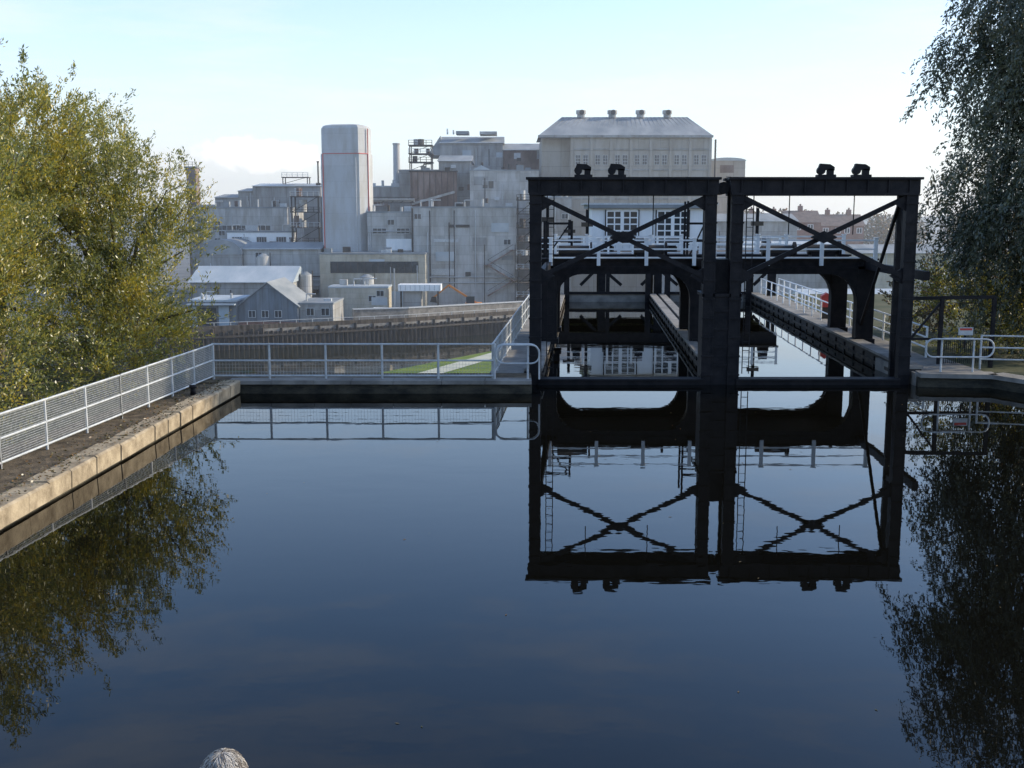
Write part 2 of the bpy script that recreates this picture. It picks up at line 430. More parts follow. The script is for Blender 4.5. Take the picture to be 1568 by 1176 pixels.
# ------------------------------------------------------------------ aqueduct troughs
q = MB(A)
def trough_wall(t0, t1, z1, s0=0.0, s1=36.0, mat='dark', cap='concrete'):
    q.box(t0, t1, s0, s1, -2.4, z1, mat)
    q.box(t0 - .06, t1 + .06, s0, s1, z1, z1 + .09, cap)
trough_wall(.45, .95, .42)
trough_wall(6.55, 6.85, .42); trough_wall(7.15, 7.45, .42)
trough_wall(13.1, 13.55, .5)
q.box(6.91, 7.09, 0, 36, .2, .36, 'concrete')
q.box(-.75, .39, -.1, 36, -.25, .36, 'concrete')
q.box(13.61, 15.0, 3.6, 36, -.25, .36, 'concrete')
q.box(-.7, 15, .5, 36, -2.5, -2.4, 'dark')
for t in (.97, 6.53, 7.47, 13.08):
    for k in range(22):
        s = 1 + k * 1.6
        q.box(t - .04, t + .04, s, s + .14, -.2, .40, 'iron')
    q.box(t - .06, t + .06, .5, 36, .12, .24, 'pile')
for s in (12, 24, 35):
    for t in (.6, 7, 13.3): q.cyl((t, s, -13), (t, s, -2.5), .45, 'iron', 10)
q.box(.95, 6.55, 35.6, 36, -1, .62, 'concrete'); q.box(7.45, 13.1, 35.6, 36, -1, .62, 'concrete')
for t0 in (.95, 7.45):
    q.box(t0, t0 + .35, 35.3, 35.6, -1, 2.1, 'iron'); q.box(t0 + 5.25, t0 + 5.6, 35.3, 35.6, -1, 2.1, 'iron')
    q.box(t0 + .35, t0 + 5.25, 35.5, 35.6, .5, .66, 'iron'); q.box(t0 + 2.7, t0 + 2.95, 35.45, 35.6, .66, 2.1, 'iron')
q.obj('aqueduct')
f = MB(A)
railing(f, [(14.9, 4, .36), (14.9, 18, .36), (14.9, 36, .36)], 1.12, 2.0, (1.12, .75, .38), .034, 'white')
railing(f, [(13.75, 15, .36), (13.75, 36, .36)], 1.12, 2.2, (1.12, .6), .03, 'white')
f.obj('walkway_railing')
f = MB(A)
for k in range(20):
    a = 2 * math.pi * k / 20; a2 = 2 * math.pi * (k + 1) / 20
    f.cyl((14.84, 20 + .34 * math.cos(a), 1.0 + .34 * math.sin(a)), (14.84, 20 + .34 * math.cos(a2), 1.0 + .34 * math.sin(a2)), .075, 'redline' if k % 5 else 'white', 6)
f.obj('lifebuoy')
f = MB(A); f.box(14.35, 14.75, 19.7, 19.95, .36, .95, 'dark'); f.box(14.3, 14.8, 19.65, 20, .95, 1.5, 'redline'); f.prism([(14.28, 1.5), (14.82, 1.5), (14.55, 1.68)], 19.63, 20.02, 'redline'); f.obj('lifebuoy_locker')

# ------------------------------------------------------------------ gate gantry
G = MB(A)
def post(t0, t1, z0, z1, s0=-.2, s1=.25):
    G.box(t0, t0 + .05, s0, s1, z0, z1, 'iron'); G.box(t1 - .05, t1, s0, s1, z0, z1, 'iron')
    G.box(t0 + .05, t1 - .05, (s0 + s1) / 2 - .03, (s0 + s1) / 2 + .03, z0, z1, 'iron')
    G.box(t0 + .05, t1 - .05, s0 + .01, s0 + .05, z0, z1, 'iron')
    z = z0 + .3
    while z < z1:
        G.box(t0 - .02, t1 + .02, s0 - .025, s0 - .002, z, z + .06, 'iron'); z += .62
for (t0, t1) in ((.58, 6.62), (7.10, 13.1)):
    post(t0, t0 + .38, 0, 6.2, -.2, .2); post(t1 - .38, t1, 0, 6.2, -.2, .2)
    post(t0 + .02, t0 + .22, 0, 6.2, 1.1, 1.3); post(t1 - .3, t1 - .1, 0, 6.2, 1.1, 1.3)
    for s in (0, 1.2):
        G.box(t0 - .05, t1 + .05, s - .16, s + .16, 6.24, 6.66, 'iron')
        G.box(t0 - .12, t1 + .12, s - .26, s + .26, 6.66, 6.74, 'iron')
        G.box(t0 - .02, t1 + .02, s - .24, s + .24, 6.17, 6.24, 'iron')
        for k in range(9):
            t = t0 + .3 + k * (t1 - t0 - .6) / 8
            G.box(t - .02, t + .02, s - .22, s + .22, 6.24, 6.66, 'iron')
    a0, a1 = t0 + .36, t1 - .36
    G.beam((a0, -.1, 6.1), (a1, -.1, 3.55), .09, .15, 'iron'); G.beam((a0, .0, 3.55), (a1, .0, 6.1), .09, .15, 'iron')
    tm = (a0 + a1) / 2
    G.prism([(tm - .42, 4.84), (tm, 5.03), (tm + .42, 4.84), (tm + .42, 4.81), (tm, 4.63), (tm - .42, 4.81)], -.22, -.16, 'iron')
    for (tt, zz, sx) in ((a0, 3.3, 1), (a1, 3.3, -1), (a0, 6.2, 1), (a1, 6.2, -1)):
        d = .55 if zz < 5 else -.55
        G.prism([(tt, zz), (tt + sx * .45, zz + d * .5), (tt, zz + d)], -.12, -.08, 'iron')
    for tt in (t0 + .2, t1 - .2):
        G.beam((tt, .2, 6.4), (tt, 1.1, 6.4), .15, .3, 'iron'); G.beam((tt, .2, 3.6), (tt, 1.1, 6.0), .06, .08, 'iron')
        G.beam((tt, .2, 3.4), (tt, 1.1, 3.4), .12, .16, 'iron'); G.beam((tt, .2, 3.4), (tt, 1.1, .6), .06, .08, 'iron')
    G.box(t0 + .3, t1 - .3, -.25, .2, -1.2, .14, 'iron'); G.box(t0 + .3, t1 - .3, -.3, .26, .14, .2, 'iron')
    for tt in (t0 + .55,):
        for dx in (-.0, .22): G.beam((tt + dx, .3, .3), (tt + dx, .3, 6.2), .03, .03, 'iron', False)
        for k in range(20): G.beam((tt, .3, .5 + k * .29), (tt + .22, .3, .5 + k * .29), .02, .02, 'iron', False)
    # pulley units
    for ft in ((.29, .47) if t0 < 3 else (.51, .70)):
        tt = t0 + (t1 - t0) * ft
        G.box(tt - .32, tt + .26, -.16, .3, 6.74, 6.82, 'iron')
        G.cyl((tt - .2, -.1, 6.95), (tt - .2, .16, 6.95), .13, 'iron', 12)
        G.box(tt + .0, tt + .2, -.08, .14, 6.82, 7.0, 'iron')
        G.prism([(tt - .04, 6.97), (tt + .22, 6.95), (tt + .22, 7.06), (tt + .07, 7.15), (tt - .24, 7.17), (tt - .28, 7.05)], -.08, .14, 'iron')
    for tt in (t0 + 1.9, t0 + 4.0):
        G.cyl((tt, .12, 6.2), (tt, .12, 4.9), .018, 'iron', 5)
def portal(s, span0, span1, z_top, z_und, R, w=.55):
    t0, t1 = span0, span1
    low = [(t0, z_und - R)]
    for k in range(9):
        a = math.pi / 2 * k / 8
        low.append((t0 + R - R * math.cos(a), z_und - R + R * math.sin(a)))
    for k in range(9):
        a = math.pi / 2 * k / 8
        low.append((t1 - R + R * math.sin(a), z_und - R + R * math.cos(a)))
    for (xa, za), (xb, zb) in zip(low[:-1], low[1:]):
        if abs(xb - xa) < 1e-5: continue
        G.prism([(xa, za), (xb, zb), (xb, z_top), (xa, z_top)], s - w / 2, s + w / 2, 'iron')
for s, zt, zu in ((8.5, 3.75, 3.2), (13.2, 3.75, 3.15)):
    portal(s, 1.25, 6.6, zt, zu, 1.0); portal(s, 7.7, 13.3, zt, zu, 1.15)
    G.box(.55, 1.25, s - .3, s + .3, .4, zt, 'iron'); G.box(6.6, 7.7, s - .3, s + .3, .4, zt, 'iron'); G.box(13.3, 14.0, s - .3, s + .3, .4, zt, 'iron')
    G.box(.45, 14.1, s - .36, s + .36, zt, zt + .08, 'iron')
    for tt in (.9, 7.15, 13.65): G.box(tt - .42, tt + .42, s - .38, s + .38, .4, .6, 'iron')
G.box(.6, 6.9, 8.2, 13.5, 3.4, 3.5, 'iron'); G.box(7.4, 14.0, 8.2, 13.5, 3.4, 3.5, 'iron')
for tt in (.9, 7.15, 13.65):
    G.beam((tt, .3, 3.55), (tt, 13.2, 3.55), .2, .3, 'iron')
G.beam((12.7, .6, 5.9), (13.5, 8.2, 1.2), .1, .12, 'iron')
G.box(6.26, 7.46, -.15, 1.3, 0, 2.9, 'iron')
G.box(6.2, 7.52, -.2, 1.4, 2.9, 3.0, 'iron')
for z in (.6, 1.2, 1.8, 2.4): G.box(6.24, 7.48, -.18, -.152, z, z + .07, 'iron')
G.box(6.6, 7.1, .2, 1.2, 3.0, 4.1, 'iron')
for (t, s, z) in ((1.9, 9, 3.6), (5.0, 10, 3.6), (10.2, 9.3, 3.6), (12.4, 11, 3.6)):
    G.box(t - .5, t + .5, s - .35, s + .35, z, z + .42, 'iron')
    G.cyl((t - .62, s, z + .5), (t + .62, s, z + .5), .22, 'dark', 14)
    G.cyl((t + .66, s - .05, z + .45), (t + .74, s - .05, z + .45), .42, 'iron', 18)
# light winch frames standing on the deck
for (ta, tb, zt) in ((.7, 1.8, 5.3), (6.5, 7.6, 6.1)):
    for tt in (ta, tb):
        for s in (9, 10.4): G.beam((tt, s, 3.6), (tt, s, zt), .08, .08, 'iron')
    for z in (4.5, 5.2):
        for s in (9, 10.4): G.beam((ta, s, z), (tb, s, z), .06, .08, 'iron')
    G.beam((ta, 9, 3.7), (tb, 9, zt), .05, .06, 'iron')
G.cyl((6.85, .1, 6.4), (6.85, 1.3, 6.4), .2, 'iron', 12)
G.obj('gate_gantry')
f = MB(A)
def white_rail(t0, t1, s, z, step=1.9, h=1.05):
    n = max(1, round((t1 - t0) / step))
    for i in range(n + 1):
        t = t0 + (t1 - t0) * i / n
        f.box(t - .07, t + .07, s - .07, s + .07, z, z + h + .02, 'white')
        f.box(t - .1, t + .1, s - .1, s + .1, z + h + .02, z + h + .06, 'white')
    for lv in (h - .05, h * .62, h * .3): f.beam((t0, s, z + lv), (t1, s, z + lv), .05, .06, 'white')
white_rail(1.0, 6.7, 8.0, 3.55); white_rail(7.5, 13.9, 8.0, 3.55)
white_rail(1.0, 6.7, 13.6, 3.55, 1.4, 1.1); white_rail(7.5, 13.9, 13.6, 3.55, 1.4, 1.1)
f.obj('gantry_deck_railing')

# ------------------------------------------------------------------ boat lift beyond the aqueduct
L = MB(A)
for t in (-.6, 3.4, 7.1, 10.8, 14.6):
    for s in (37, 47): L.box(t - .25, t + .25, s - .25, s + .25, -14, 2.6, 'iron')
for s in (36.8, 42, 47.2):
    L.box(-1, 15, s - .2, s + .2, 2.1, 2.95, 'iron')
for t in (-.8, 3.4, 7.1, 10.8, 14.8): L.box(t - .2, t + .2, 36.7, 47.3, 2.2, 2.9, 'iron')
L.box(-1.1, 15.1, 36.4, 47.6, 2.95, 3.05, 'dark')
for k in range(8):
    t = -.6 + k * 2.1
    L.cyl((t, 38.2, 3.6), (t + .5, 38.2, 3.6), .55, 'iron', 18); L.box(t - .1, t + .6, 37.9, 38.5, 3.05, 3.5, 'dark')
for t0 in (-.6, 3.4, 7.1, 10.8):
    L.beam((t0, 36.9, 2.1), (t0 + 1.3, 36.9, 1.0), .15, .2, 'iron'); L.beam((t0 + 3.7, 36.9, 2.1), (t0 + 2.6, 36.9, 1.0), .15, .2, 'iron')
for t, h in ((-.3, 3.4), (1.2, 2.2), (2.4, 2.9), (14.0, 3.0), (12.6, 1.6)):
    L.box(t - .1, t + .1, 40, 40.2, 3.05, 3.05 + h, 'iron'); L.box(t - .4, t + .4, 39.9, 40.3, 3.05 + h * .6, 3.05 + h * .7, 'dark')
L.obj('boat_lift_frame')
f = MB(A)
white_rail(-1.0, 15, 36.6, 3.05, 1.6, 1.1)
f.obj('lift_deck_railing')
C = MB()
x0, x1, y0, y1 = 5.7, 13.7, 80, 84
C.box(x0, x1, y0, y1, 3.06, 6.05, 'white'); C.box(x0 - .3, x1 + .3, y0 - .35, y1 + .3, 6.05, 6.3, 'roofgrey')
C.box(x0 - .5, x1 + 1.0, y0 - .1, y1 + 1, 6.3, 6.42, 'rail')
for (a, bb) in ((6.75, 8.95), (10.35, 12.55)):
    C.window(a, bb, y0, 3.55, 5.85, 4, 5, 'white', .09)
    C.box(a - .12, a - .045, y0 - .1, y0 + .01, 3.45, 5.95, 'dark'); C.box(bb + .045, bb + .12, y0 - .1, y0 + .01, 3.45, 5.95, 'dark')
    C.box(a + (bb - a) * .5 - .12, a + (bb - a) * .5 + .12, y0 - .11, y0 + .01, 3.55, 5.85, 'white')
for k in range(16): C.box(x0 + .2 + k * .5, x0 + .22 + k * .5, y0 - .01, y0, 3.1, 3.5, 'rail')
C.obj('control_cabin')

# ------------------------------------------------------------------ factory
GZ = -12.3
def clutter(mb, x0, x1, y0, y1, z1, n=4):
    for i in range(n):
        x = random.uniform(x0 + .6, x1 - .6); y = random.uniform(y0 + 1, y0 + 4); k = random.random()
        if k < .35: mb.cyl((x, y, z1), (x, y, z1 + random.uniform(.6, 1.6)), random.uniform(.15, .35), random.choice(['dark', 'galv', 'rail']), 8)
        elif k < .75: mb.box(x - random.uniform(.4, 1), x + random.uniform(.4, 1), y - .5, y + .5, z1, z1 + random.uniform(.4, 1.1), random.choice(['roofgrey', 'rail', 'dark', 'clad']))
        else:
            mb.cyl((x, y, z1), (x, y, z1 + 1.2), .12, 'galv', 6); mb.cyl((x, y, z1 + 1.2), (min(x + 1.5, x1), y, z1 + 1.2), .12, 'galv', 6)
def facade(mb, x0, x1, y, z0, z1, n=3):
    for i in range(n):
        x = random.uniform(x0 + .3, x1 - .3); k = random.random()
        if k < .35: mb.cyl((x, y - .12, z0), (x, y - .12, z1 - random.uniform(0, (z1 - z0) * .5)), .09, random.choice(['dark', 'galv', 'rail']), 6)
        elif k < .5:
            z = random.uniform(z0, z1); mb.cyl((x0, y - .2, z), (x1, y - .2, z), .12, random.choice(['galv', 'dark', 'rail']), 6)
        elif k < .7:
            z = random.uniform(z0 + .5, z1 - 1.3); mb.window(x, min(x + 1.3, x1 - .1), y, z, z + 1, 2, 1)
        elif k < .85:
            z = random.uniform(z0, z1 - 2); xb = min(x + random.uniform(1.5, 4), x1 - .1); mb.box(x, xb, y - .06, y, z, z + random.uniform(.8, 2), random.choice(['roofpale', 'rust', 'clad2', 'rail', 'roofgrey']))
        else:
            z = random.uniform(z0 + .5, z1 - 1); mb.box(x, min(x + 1, x1), y - .5, y, z, z + .7, random.choice(['dark', 'rail']))
def bld(name, x0, x1, y0, y1, z1, wall='clad', roof='flat', rise=1.0, rmat='roofgrey', nc=4, nf=3, z0=GZ, extra=None, fz=None):
    b = MB()
    b.box(x0, x1, y0, y1, z0, z1, wall)
    if roof == 'flat':
        b.box(x0 - .12, x1 + .12, y0 - .12, y1 + .12, z1, z1 + .3, rmat)
        clutter(b, x0, x1, y0, y1, z1 + .3, nc)
    elif roof == 'ridgeX':
        ym = (y0 + y1) / 2
        p = [(x0 - .3, y0 - .4, z1), (x1 + .3, y0 - .4, z1), (x1 + .3, ym, z1 + rise), (x0 - .3, ym, z1 + rise), (x0 - .3, y1 + .4, z1), (x1 + .3, y1 + .4, z1)]
        b.add(p, [(0, 1, 2, 3), (3, 2, 5, 4), (0, 3, 4), (1, 5, 2), (0, 4, 5, 1)], rmat)
        b.cyl((x0, y0 - .45, z1), (x1, y0 - .45, z1), .1, 'rail', 6)
    elif roof == 'ridgeY':
        xm = (x0 + x1) / 2
        b.prism([(x0, z1), (x1, z1), (xm, z1 + rise)], y0, y1, wall)
        for (xa, xb) in ((x0 - .3, xm), (x1 + .3, xm)):
            za = z1 - .3 * rise / (xm - x0)
            b.add([(xa, y0 - .3, za + .03), (xb, y0 - .3, z1 + rise + .03), (xb, y1, z1 + rise + .03), (xa, y1, za + .03),
                   (xa, y0 - .3, za + .2), (xb, y0 - .3, z1 + rise + .2), (xb, y1, z1 + rise + .2), (xa, y1, za + .2)],
                  [(0, 1, 2, 3), (4, 7, 6, 5), (0, 4, 5, 1), (1, 5, 6, 2), (2, 6, 7, 3), (3, 7, 4, 0)], rmat)
    elif roof == 'barrel':
        pl = []
        xm = (x0 + x1) / 2; R = (x1 - x0) / 2 + .2
        for k in range(13):
            a = math.pi * k / 12; pl.append((xm - R * math.cos(a), z1 + rise * math.sin(a)))
        b.prism(pl, y0 - .2, y1, rmat)
    facade(b, x0, x1, y0, (fz if fz is not None else z0 + 2), z1, nf)
    if extra: extra(b)
    return b.obj(name)

def ex(b):
    for x in (-42.3, -40.2, -38.1): b.window(x, x + 1.1, 178, -10.6, -9.5, 2, 1)
    b.box(-44, -34.4, 177.9, 177.99, -12.3, -11.3, 'brick')
bld('gable_shed', -44, -34.4, 178, 192, -8.8, 'bluegrey', 'ridgeY', 3.7, 'roofgrey', nf=0, extra=ex)
def ex(b):
    for x in (-33.2, -30.8): b.window(x, x + 1.3, 179, -10.4, -9.2, 2, 1)
bld('lean_to_shed', -34.3, -28.9, 179, 190, -8.6, 'clad2', 'flat', nf=1, nc=2, extra=ex)
def ex(b):
    b.box(-46.8, -45.2, 176.9, 177, -12.2, -8.7, 'bluedoor'); b.box(-50.2, -47.2, 176.92, 177, -12.2, -9.0, 'glass'); b.box(-51.4, -50.4, 176.9, 177, -12.2, -8.8, 'bluedoor')
    b.box(-51.7, -44, 175.8, 177, -8.5, -8.3, 'roofpale')
bld('workshop_block', -51.7, -44.05, 177, 188, -8, 'bluegrey', 'flat', nf=0, rmat='roofpale', extra=ex)
bld('pale_roof_shed', -57, -39, 197, 211, -6.1, 'clad2', 'ridgeX', 2.6, 'roofpale', nf=3)
bld('low_white_building', -32.5, -22, 197, 203, -7.1, 'cream', 'flat', nf=3, rmat='roofpale')
def ex(b):
    b.box(-33.5, -17.3, 205.88, 206, -4.9, -2.8, 'glass')
    for k in range(14): b.box(-33.5 + k * 1.24, -33.42 + k * 1.24, 205.8, 205.9, -4.9, -2.8, 'dark')
    for k in range(5): b.window(-34 + k * 3.4, -32.6 + k * 3.4, 206, -8.6, -7.4, 2, 1)
    b.box(-22.5, -20, 205.9, 206, -12, -8.3, 'bluedoor')
bld('office_block', -35.5, -16, 206, 222, -1.5, 'cream', 'flat', nf=3, nc=6, rmat='roofgrey', extra=ex)
b = MB(); b.box(-20, -12.5, 195, 199, -7.5, -6.4, 'white')
for k in range(9): b.box(-19.6 + k * .85, -19.5 + k * .85, 194.95, 195, -7.4, -6.5, 'rail')
for x in (-19.5, -13): b.box(x - .15, x + .15, 195.2, 195.5, GZ, -7.5, 'dark')
b.box(-19.2, -16, 196, 199, GZ, -7.5, 'clad2')
b.beam((-20.5, 194, -10.5), (-20.5, 194, -3.5), .2, .2, 'galv'); b.obj('loading_canopy')
b = MB(); b.box(-8.5, -5.5, 201, 204, GZ + .4, GZ + 2.2, 'orange'); b.box(-8.3, -6.8, 201, 203, GZ + 2.2, GZ + 3.4, 'glass')
b.beam((-6.2, 202, GZ + 2), (-11.5, 202, GZ + 5.4), .3, .35, 'orange'); b.beam((-11.5, 202, GZ + 5.4), (-14.2, 202, GZ + 3.2), .2, .3, 'orange')
b.prism([(-14.6, GZ + 3.3), (-13.8, GZ + 3.3), (-13.6, GZ + 2.2), (-14.9, GZ + 2.4)], 201.6, 202.4, 'dark')
b.box(-9, -5, 200.8, 201.4, GZ, GZ + .5, 'dark'); b.box(-9, -5, 203.4, 204, GZ, GZ + .5, 'dark'); b.obj('excavator')
bld('low_shed', -51.7, -36.9, 215, 226, -.75, 'clad', 'ridgeX', 1.2, 'roofgrey', nf=7)
bld('barrel_roof_shed', -60, -51.8, 214, 230, -1.8, 'clad2', 'barrel', 2.9, 'roofgrey', nf=3)
def ex(b):
    b.window(-62, -50, 232, 2.6, 3.6, 12, 1)
bld('terraced_building', -64, -46.4, 232, 250, 7.1, 'clad', 'flat', nf=9, nc=7, extra=ex, fz=-1)
def ex(b):
    for x in (-57, -52, -48): b.window(x, x + 2, 228, .2, 1.3, 4, 1)
bld('white_annexe', -58, -44.6, 228, 231.8, 2.2, 'white', 'flat', nf=5, nc=5, fz=-1, extra=ex)
for (xa, xb, zt) in ((-58.7, -43.3, 12.2), (-62, -58.75, 11.1), (-67.3, -62.05, 9.7), (-73, -67.35, 7.3)):
    bld('process_hall', xa, xb, 255, 275, zt, 'clad2', 'ridgeX', .9, 'roofpale' if zt > 12 else 'roofgrey', nf=6, fz=2)
def lattice(name, x0, x1, y0, y1, z0, z1, step, th=.25, mat='dark', fill=.4):
    b = MB()
    for x in (x0, x1):
        for y in (y0, y1): b.beam((x, y, z0), (x, y, z1), th, th, mat)
    z = z0 + step
    k = 0
    while z <= z1 + .01:
        b.box(x0 - .3, x1 + .3, y0 - .3, y1 + .3, z - .1, z + .06, mat)
        b.beam((x0, y0, z - step), (x1, y0, z), th * .5, th * .5, mat)
        railing(b, [(x0 - .2, y0 - .25, z), (x1 + .2, y0 - .25, z)], 1.0, 1.2, (1.0, .5), .05, 'rail' if random.random() < .4 else mat)
        for i in range(2):
            if random.random() < fill * 2:
                xx = random.uniform(x0 + .5, x1 - .5)
                b.cyl((xx, (y0 + y1) / 2, z), (xx, (y0 + y1) / 2, z + random.uniform(1, step * .8)), random.uniform(.4, .8), random.choice(['galv', 'rust', 'dark', 'clad']), 10)
        z += step; k += 1
    return b.obj(name)
lattice('pipe_rack_tower', -44.3, -38.9, 226, 230, GZ, 9.5, 3.1)
lattice('process_tower', -21.5, -17.0, 238, 242, 15, 20.3, 1.75, .2)
lattice('roof_platform', -52.4, -46.8, 258, 261, 12.8, 14.4, 1.5, .2, fill=0)
lattice('stair_tower', 1.1, 4.3, 211, 214, GZ, 9, 2.6, .25, fill=.3)
b = MB(); b.cyl((-44.3, 258, 11), (-44.3, 258, 17.6), .18, 'dark', 8); b.cyl((-44.3, 258, 17.6), (-44.3, 258, 17.9), .3, 'dark', 8); b.box(-44.8, -43.8, 257.5, 258.5, 10.9, 13, 'dark'); b.obj('vent_pole')
b = MB(); b.cyl((-25.2, 247, GZ), (-25.2, 247, 20.9), .95, 'silo', 16, .72); b.cyl((-25.2, 247, 20.9), (-25.2, 247, 21.2), .85, 'silo', 16); b.obj('chimney_stack', False)
b = MB(); b.box(-75.6, -73.4, 262, 265, GZ, 16.6, 'rust'); b.box(-76.0, -73.0, 261.7, 265.3, 16.6, 16.9, 'clad2'); b.box(-75.8, -73.2, 261.8, 262, 12, 12.5, 'rail')
railing(b, [(-75.9, 261.8, 16.9), (-73.1, 261.8, 16.9)], 1.0, 1.0, (1.0, .5), .05, 'dark'); b.obj('brown_tower')

# silo tower
b = MB(); cx, cy, R = -32.0, 219, 4.95
oct_ = [(cx + R * math.cos(math.radians(a)), cy + R * math.sin(math.radians(a))) for a in (8, 52, 98, 142, 188, 214, 306, 332)]
def ring(Rk, z): return [(cx + (x - cx) * Rk, cy + (y - cy) * Rk, z) for x, y in oct_]
lv = [(1, GZ), (1, 17.3), (.96, 17.35), (.96, 22.1), (.88, 22.6), (.6, 22.85)]
for (k0, z0), (k1, z1) in zip(lv[:-1], lv[1:]):
    r0 = ring(k0, z0); r1 = ring(k1, z1)
    b.add(r0 + r1, [(i, (i + 1) % 8, 8 + (i + 1) % 8, 8 + i) for i in range(8)], 'silo')
b.face(ring(.6, 22.85), 'silo')
for i in (5, 7):
    x, y = oct_[i]; b.beam((cx + (x - cx) * 1.012, cy + (y - cy) * 1.012, GZ), (cx + (x - cx) * 1.012, cy + (y - cy) * 1.012, 17.2 if i == 5 else 22), .16, .16, 'redline')
for i in (5, 6):
    b.beam(ring(1.012, 17.3)[i], ring(1.012, 17.3)[(i + 1) % 8], .12, .12, 'redline')
x, y = oct_[6]; b.cyl((x - .6, y - .15, GZ), (x - .6, y - .15, 16.5), .07, 'rail', 6)
b.obj('silo_tower')

bld('pipe_bridge_building', -31, -23.9, 240, 250, 11.6, 'clad2', 'flat', nf=4, nc=4, rmat='roofpale', fz=3)
b = MB()
for z in (8.2, 9.2): b.beam((-37, 231, z), (-20, 231, z), .6, .15, 'dark')
for k in range(9): b.beam((-37 + k * 2, 230.8, 8.2), (-35 + k * 2, 230.8, 9.2), .1, .1, 'dark')
for k in range(3): b.cyl((-37, 231 - .3 * k, 8.5 + k * .2), (-20, 231 - .3 * k, 8.5 + k * .2), .14, 'galv', 6)
b.obj('pipe_bridge')
def ex(b):
    b.window(-26.6, -24, 214, 2.2, 3.2, 3, 1); b.window(-22, -19.6, 214, 2.2, 3.2, 3, 1)
    b.box(-24, -19.2, 213.7, 214, -1, 1.2, 'white')
bld('stepped_block', -27.6, -19.1, 214, 224, 6.1, 'clad', 'flat', nf=5, nc=5, extra=ex, fz=-1)
def ex(b):
    for (xa, xb, za, zb, m) in ((-14.5, -11, -3, -1.2, 'roofpale'), (-14.8, -10.2, .6, 1.2, 'rail'), (-7.5, -4.8, -1, 1.5, 'clad2'), (-15.3, -10.8, -5.6, -4.4, 'rail'), (-3.9, -.6, 2.5, 4.2, 'roofpale'), (-12, -8, 3.4, 3.9, 'dark')):
        b.box(xa, xb, 211.86, 211.99, za, zb, m)
    zs = [-9.5, -6.6, -3.7, -.8]
    for i in range(3):
        xa, xb = ((-4.6, .2) if i % 2 == 0 else (.2, -4.6))
        b.beam((xa, 211.2, zs[i]), (xb, 211.2, zs[i + 1]), .8, .26, 'rust'); b.beam((xa, 210.8, zs[i] + 1), (xb, 210.8, zs[i + 1] + 1), .08, .08, 'dark')
        b.box(xb - .8, xb + .8, 210.7, 212, zs[i + 1] - .1, zs[i + 1], 'rust')
    for x in (-5.2, .6): b.beam((x, 211, GZ), (x, 211, .2), .18, .18, 'dark')
    b.cyl((-18.8, 211.7, -12), (-18.8, 211.7, 7), .16, 'dark', 8)
bld('cladded_mill_building', -19, .8, 212, 234, 7, 'clad', 'flat', nf=14, nc=12, extra=ex, fz=-8)
bld('rust_panel_building', -23.8, -15.6, 238, 252, 14.9, 'clad2', 'flat', nf=3, nc=4, fz=8)
b = MB(); b.box(-21.3, -11.6, 236, 237.9, 6, 14.6, 'rust'); b.box(-21.5, -11.4, 235.8, 238.1, 14.6, 14.9, 'dark')
for k in range(8): b.box(-21 + k * 1.25, -20.9 + k * 1.25, 235.9, 236, 6, 14.6, 'dark')
b.beam((-21, 235.8, 8), (-12, 235.8, 10.5), .7, .5, 'clad'); b.obj('conveyor_housing')
bld('upper_hall', -15.5, -8.8, 239, 256, 17, 'clad2', 'ridgeX', 1.6, 'roofgrey', nf=4, fz=9)
def ex(b):
    b.window(-6.2, -3.8, 236, 11.2, 12.8, 2, 1); b.prism([(-8.8, 14.8), (-4, 14.8), (-6.4, 16)], 236, 246, 'roofpale')
bld('pale_hall', -8.8, 5.6, 236, 254, 14.8, 'clad', 'flat', nf=4, nc=6, extra=ex, fz=8)
def ex(b):
    b.prism([(-19.6, 19.5), (-16.6, 19.5), (-16.6, 23.9)], 263, 280, 'roofgrey')
    b.cyl((-15, 264, 24.3), (-15, 264, 25.6), .2, 'rail', 8); b.cyl((-13.6, 264, 24.3), (-13.6, 264, 25.3), .2, 'rail', 8)
    b.box(-13, -10, 263, 268, 24.3, 25, 'roofgrey'); b.box(-7.5, -3.5, 263, 270, 24.3, 24.9, 'clad')
bld('back_hall', -16.6, -2.1, 262, 282, 22.2, 'clad2', 'ridgeX', 2.1, 'roofgrey', nf=4, nc=3, extra=ex, fz=17)
bld('back_hall', -2.0, 9.3, 262, 282, 20.6, 'rust', 'ridgeX', 2.1, 'roofgrey', nf=3, fz=17)
bld('infill_block', 4.6, 12, 226, 238, 9, 'clad2', 'flat', nf=4, fz=3)

b = MB()
b.box(12.7, 42, 240, 262, GZ, 22.3, 'conc_panel'); b.box(6.3, 12.68, 242.5, 262, GZ, 22.0, 'conc_panel')
e = [(5.6, 239.5), (42.4, 239.5), (42.4, 262.5), (5.6, 262.5)]
p = [(x, y, 22.35) for x, y in e] + [(11.0, 251, 27.1), (38.7, 251, 27.1)]
b.add(p, [(0, 1, 5, 4), (1, 2, 5), (2, 3, 4, 5), (3, 0, 4), (0, 3, 2, 1)], 'roofgrey')
b.box(5.5, 42.5, 239.3, 239.6, 21.9, 22.4, 'clad2')
for k in range(8):
    x = 12.7 + k * (42 - 12.7) / 7; b.box(x - .3, x + .3, 239.75, 240, GZ, 21.9, 'conc_panel')
for z in (19.4, 15.1, 9): b.box(12.7, 42, 239.82, 240, z, z + .25, 'clad2')
for k in range(7):
    x = 12.7 + (k + .5) * (42 - 12.7) / 7
    for dx in (-1.3, .3): b.window(x + dx, x + dx + 1.0, 240, 16.3, 18.3, 2, 3, 'rail', .07)
    for dx in (-1.3, .3): b.window(x + dx, x + dx + 1.0, 240, 11.2, 13.2, 2, 3, 'rail', .07)
for k in range(32):
    t = k / 31.; xa = 6.2 + t * 35.5; xb = 11.2 + t * 27.3
    b.beam((xa, 239.9, 22.42), (xb, 250.9, 27.12), .07, .07, 'clad2', False)
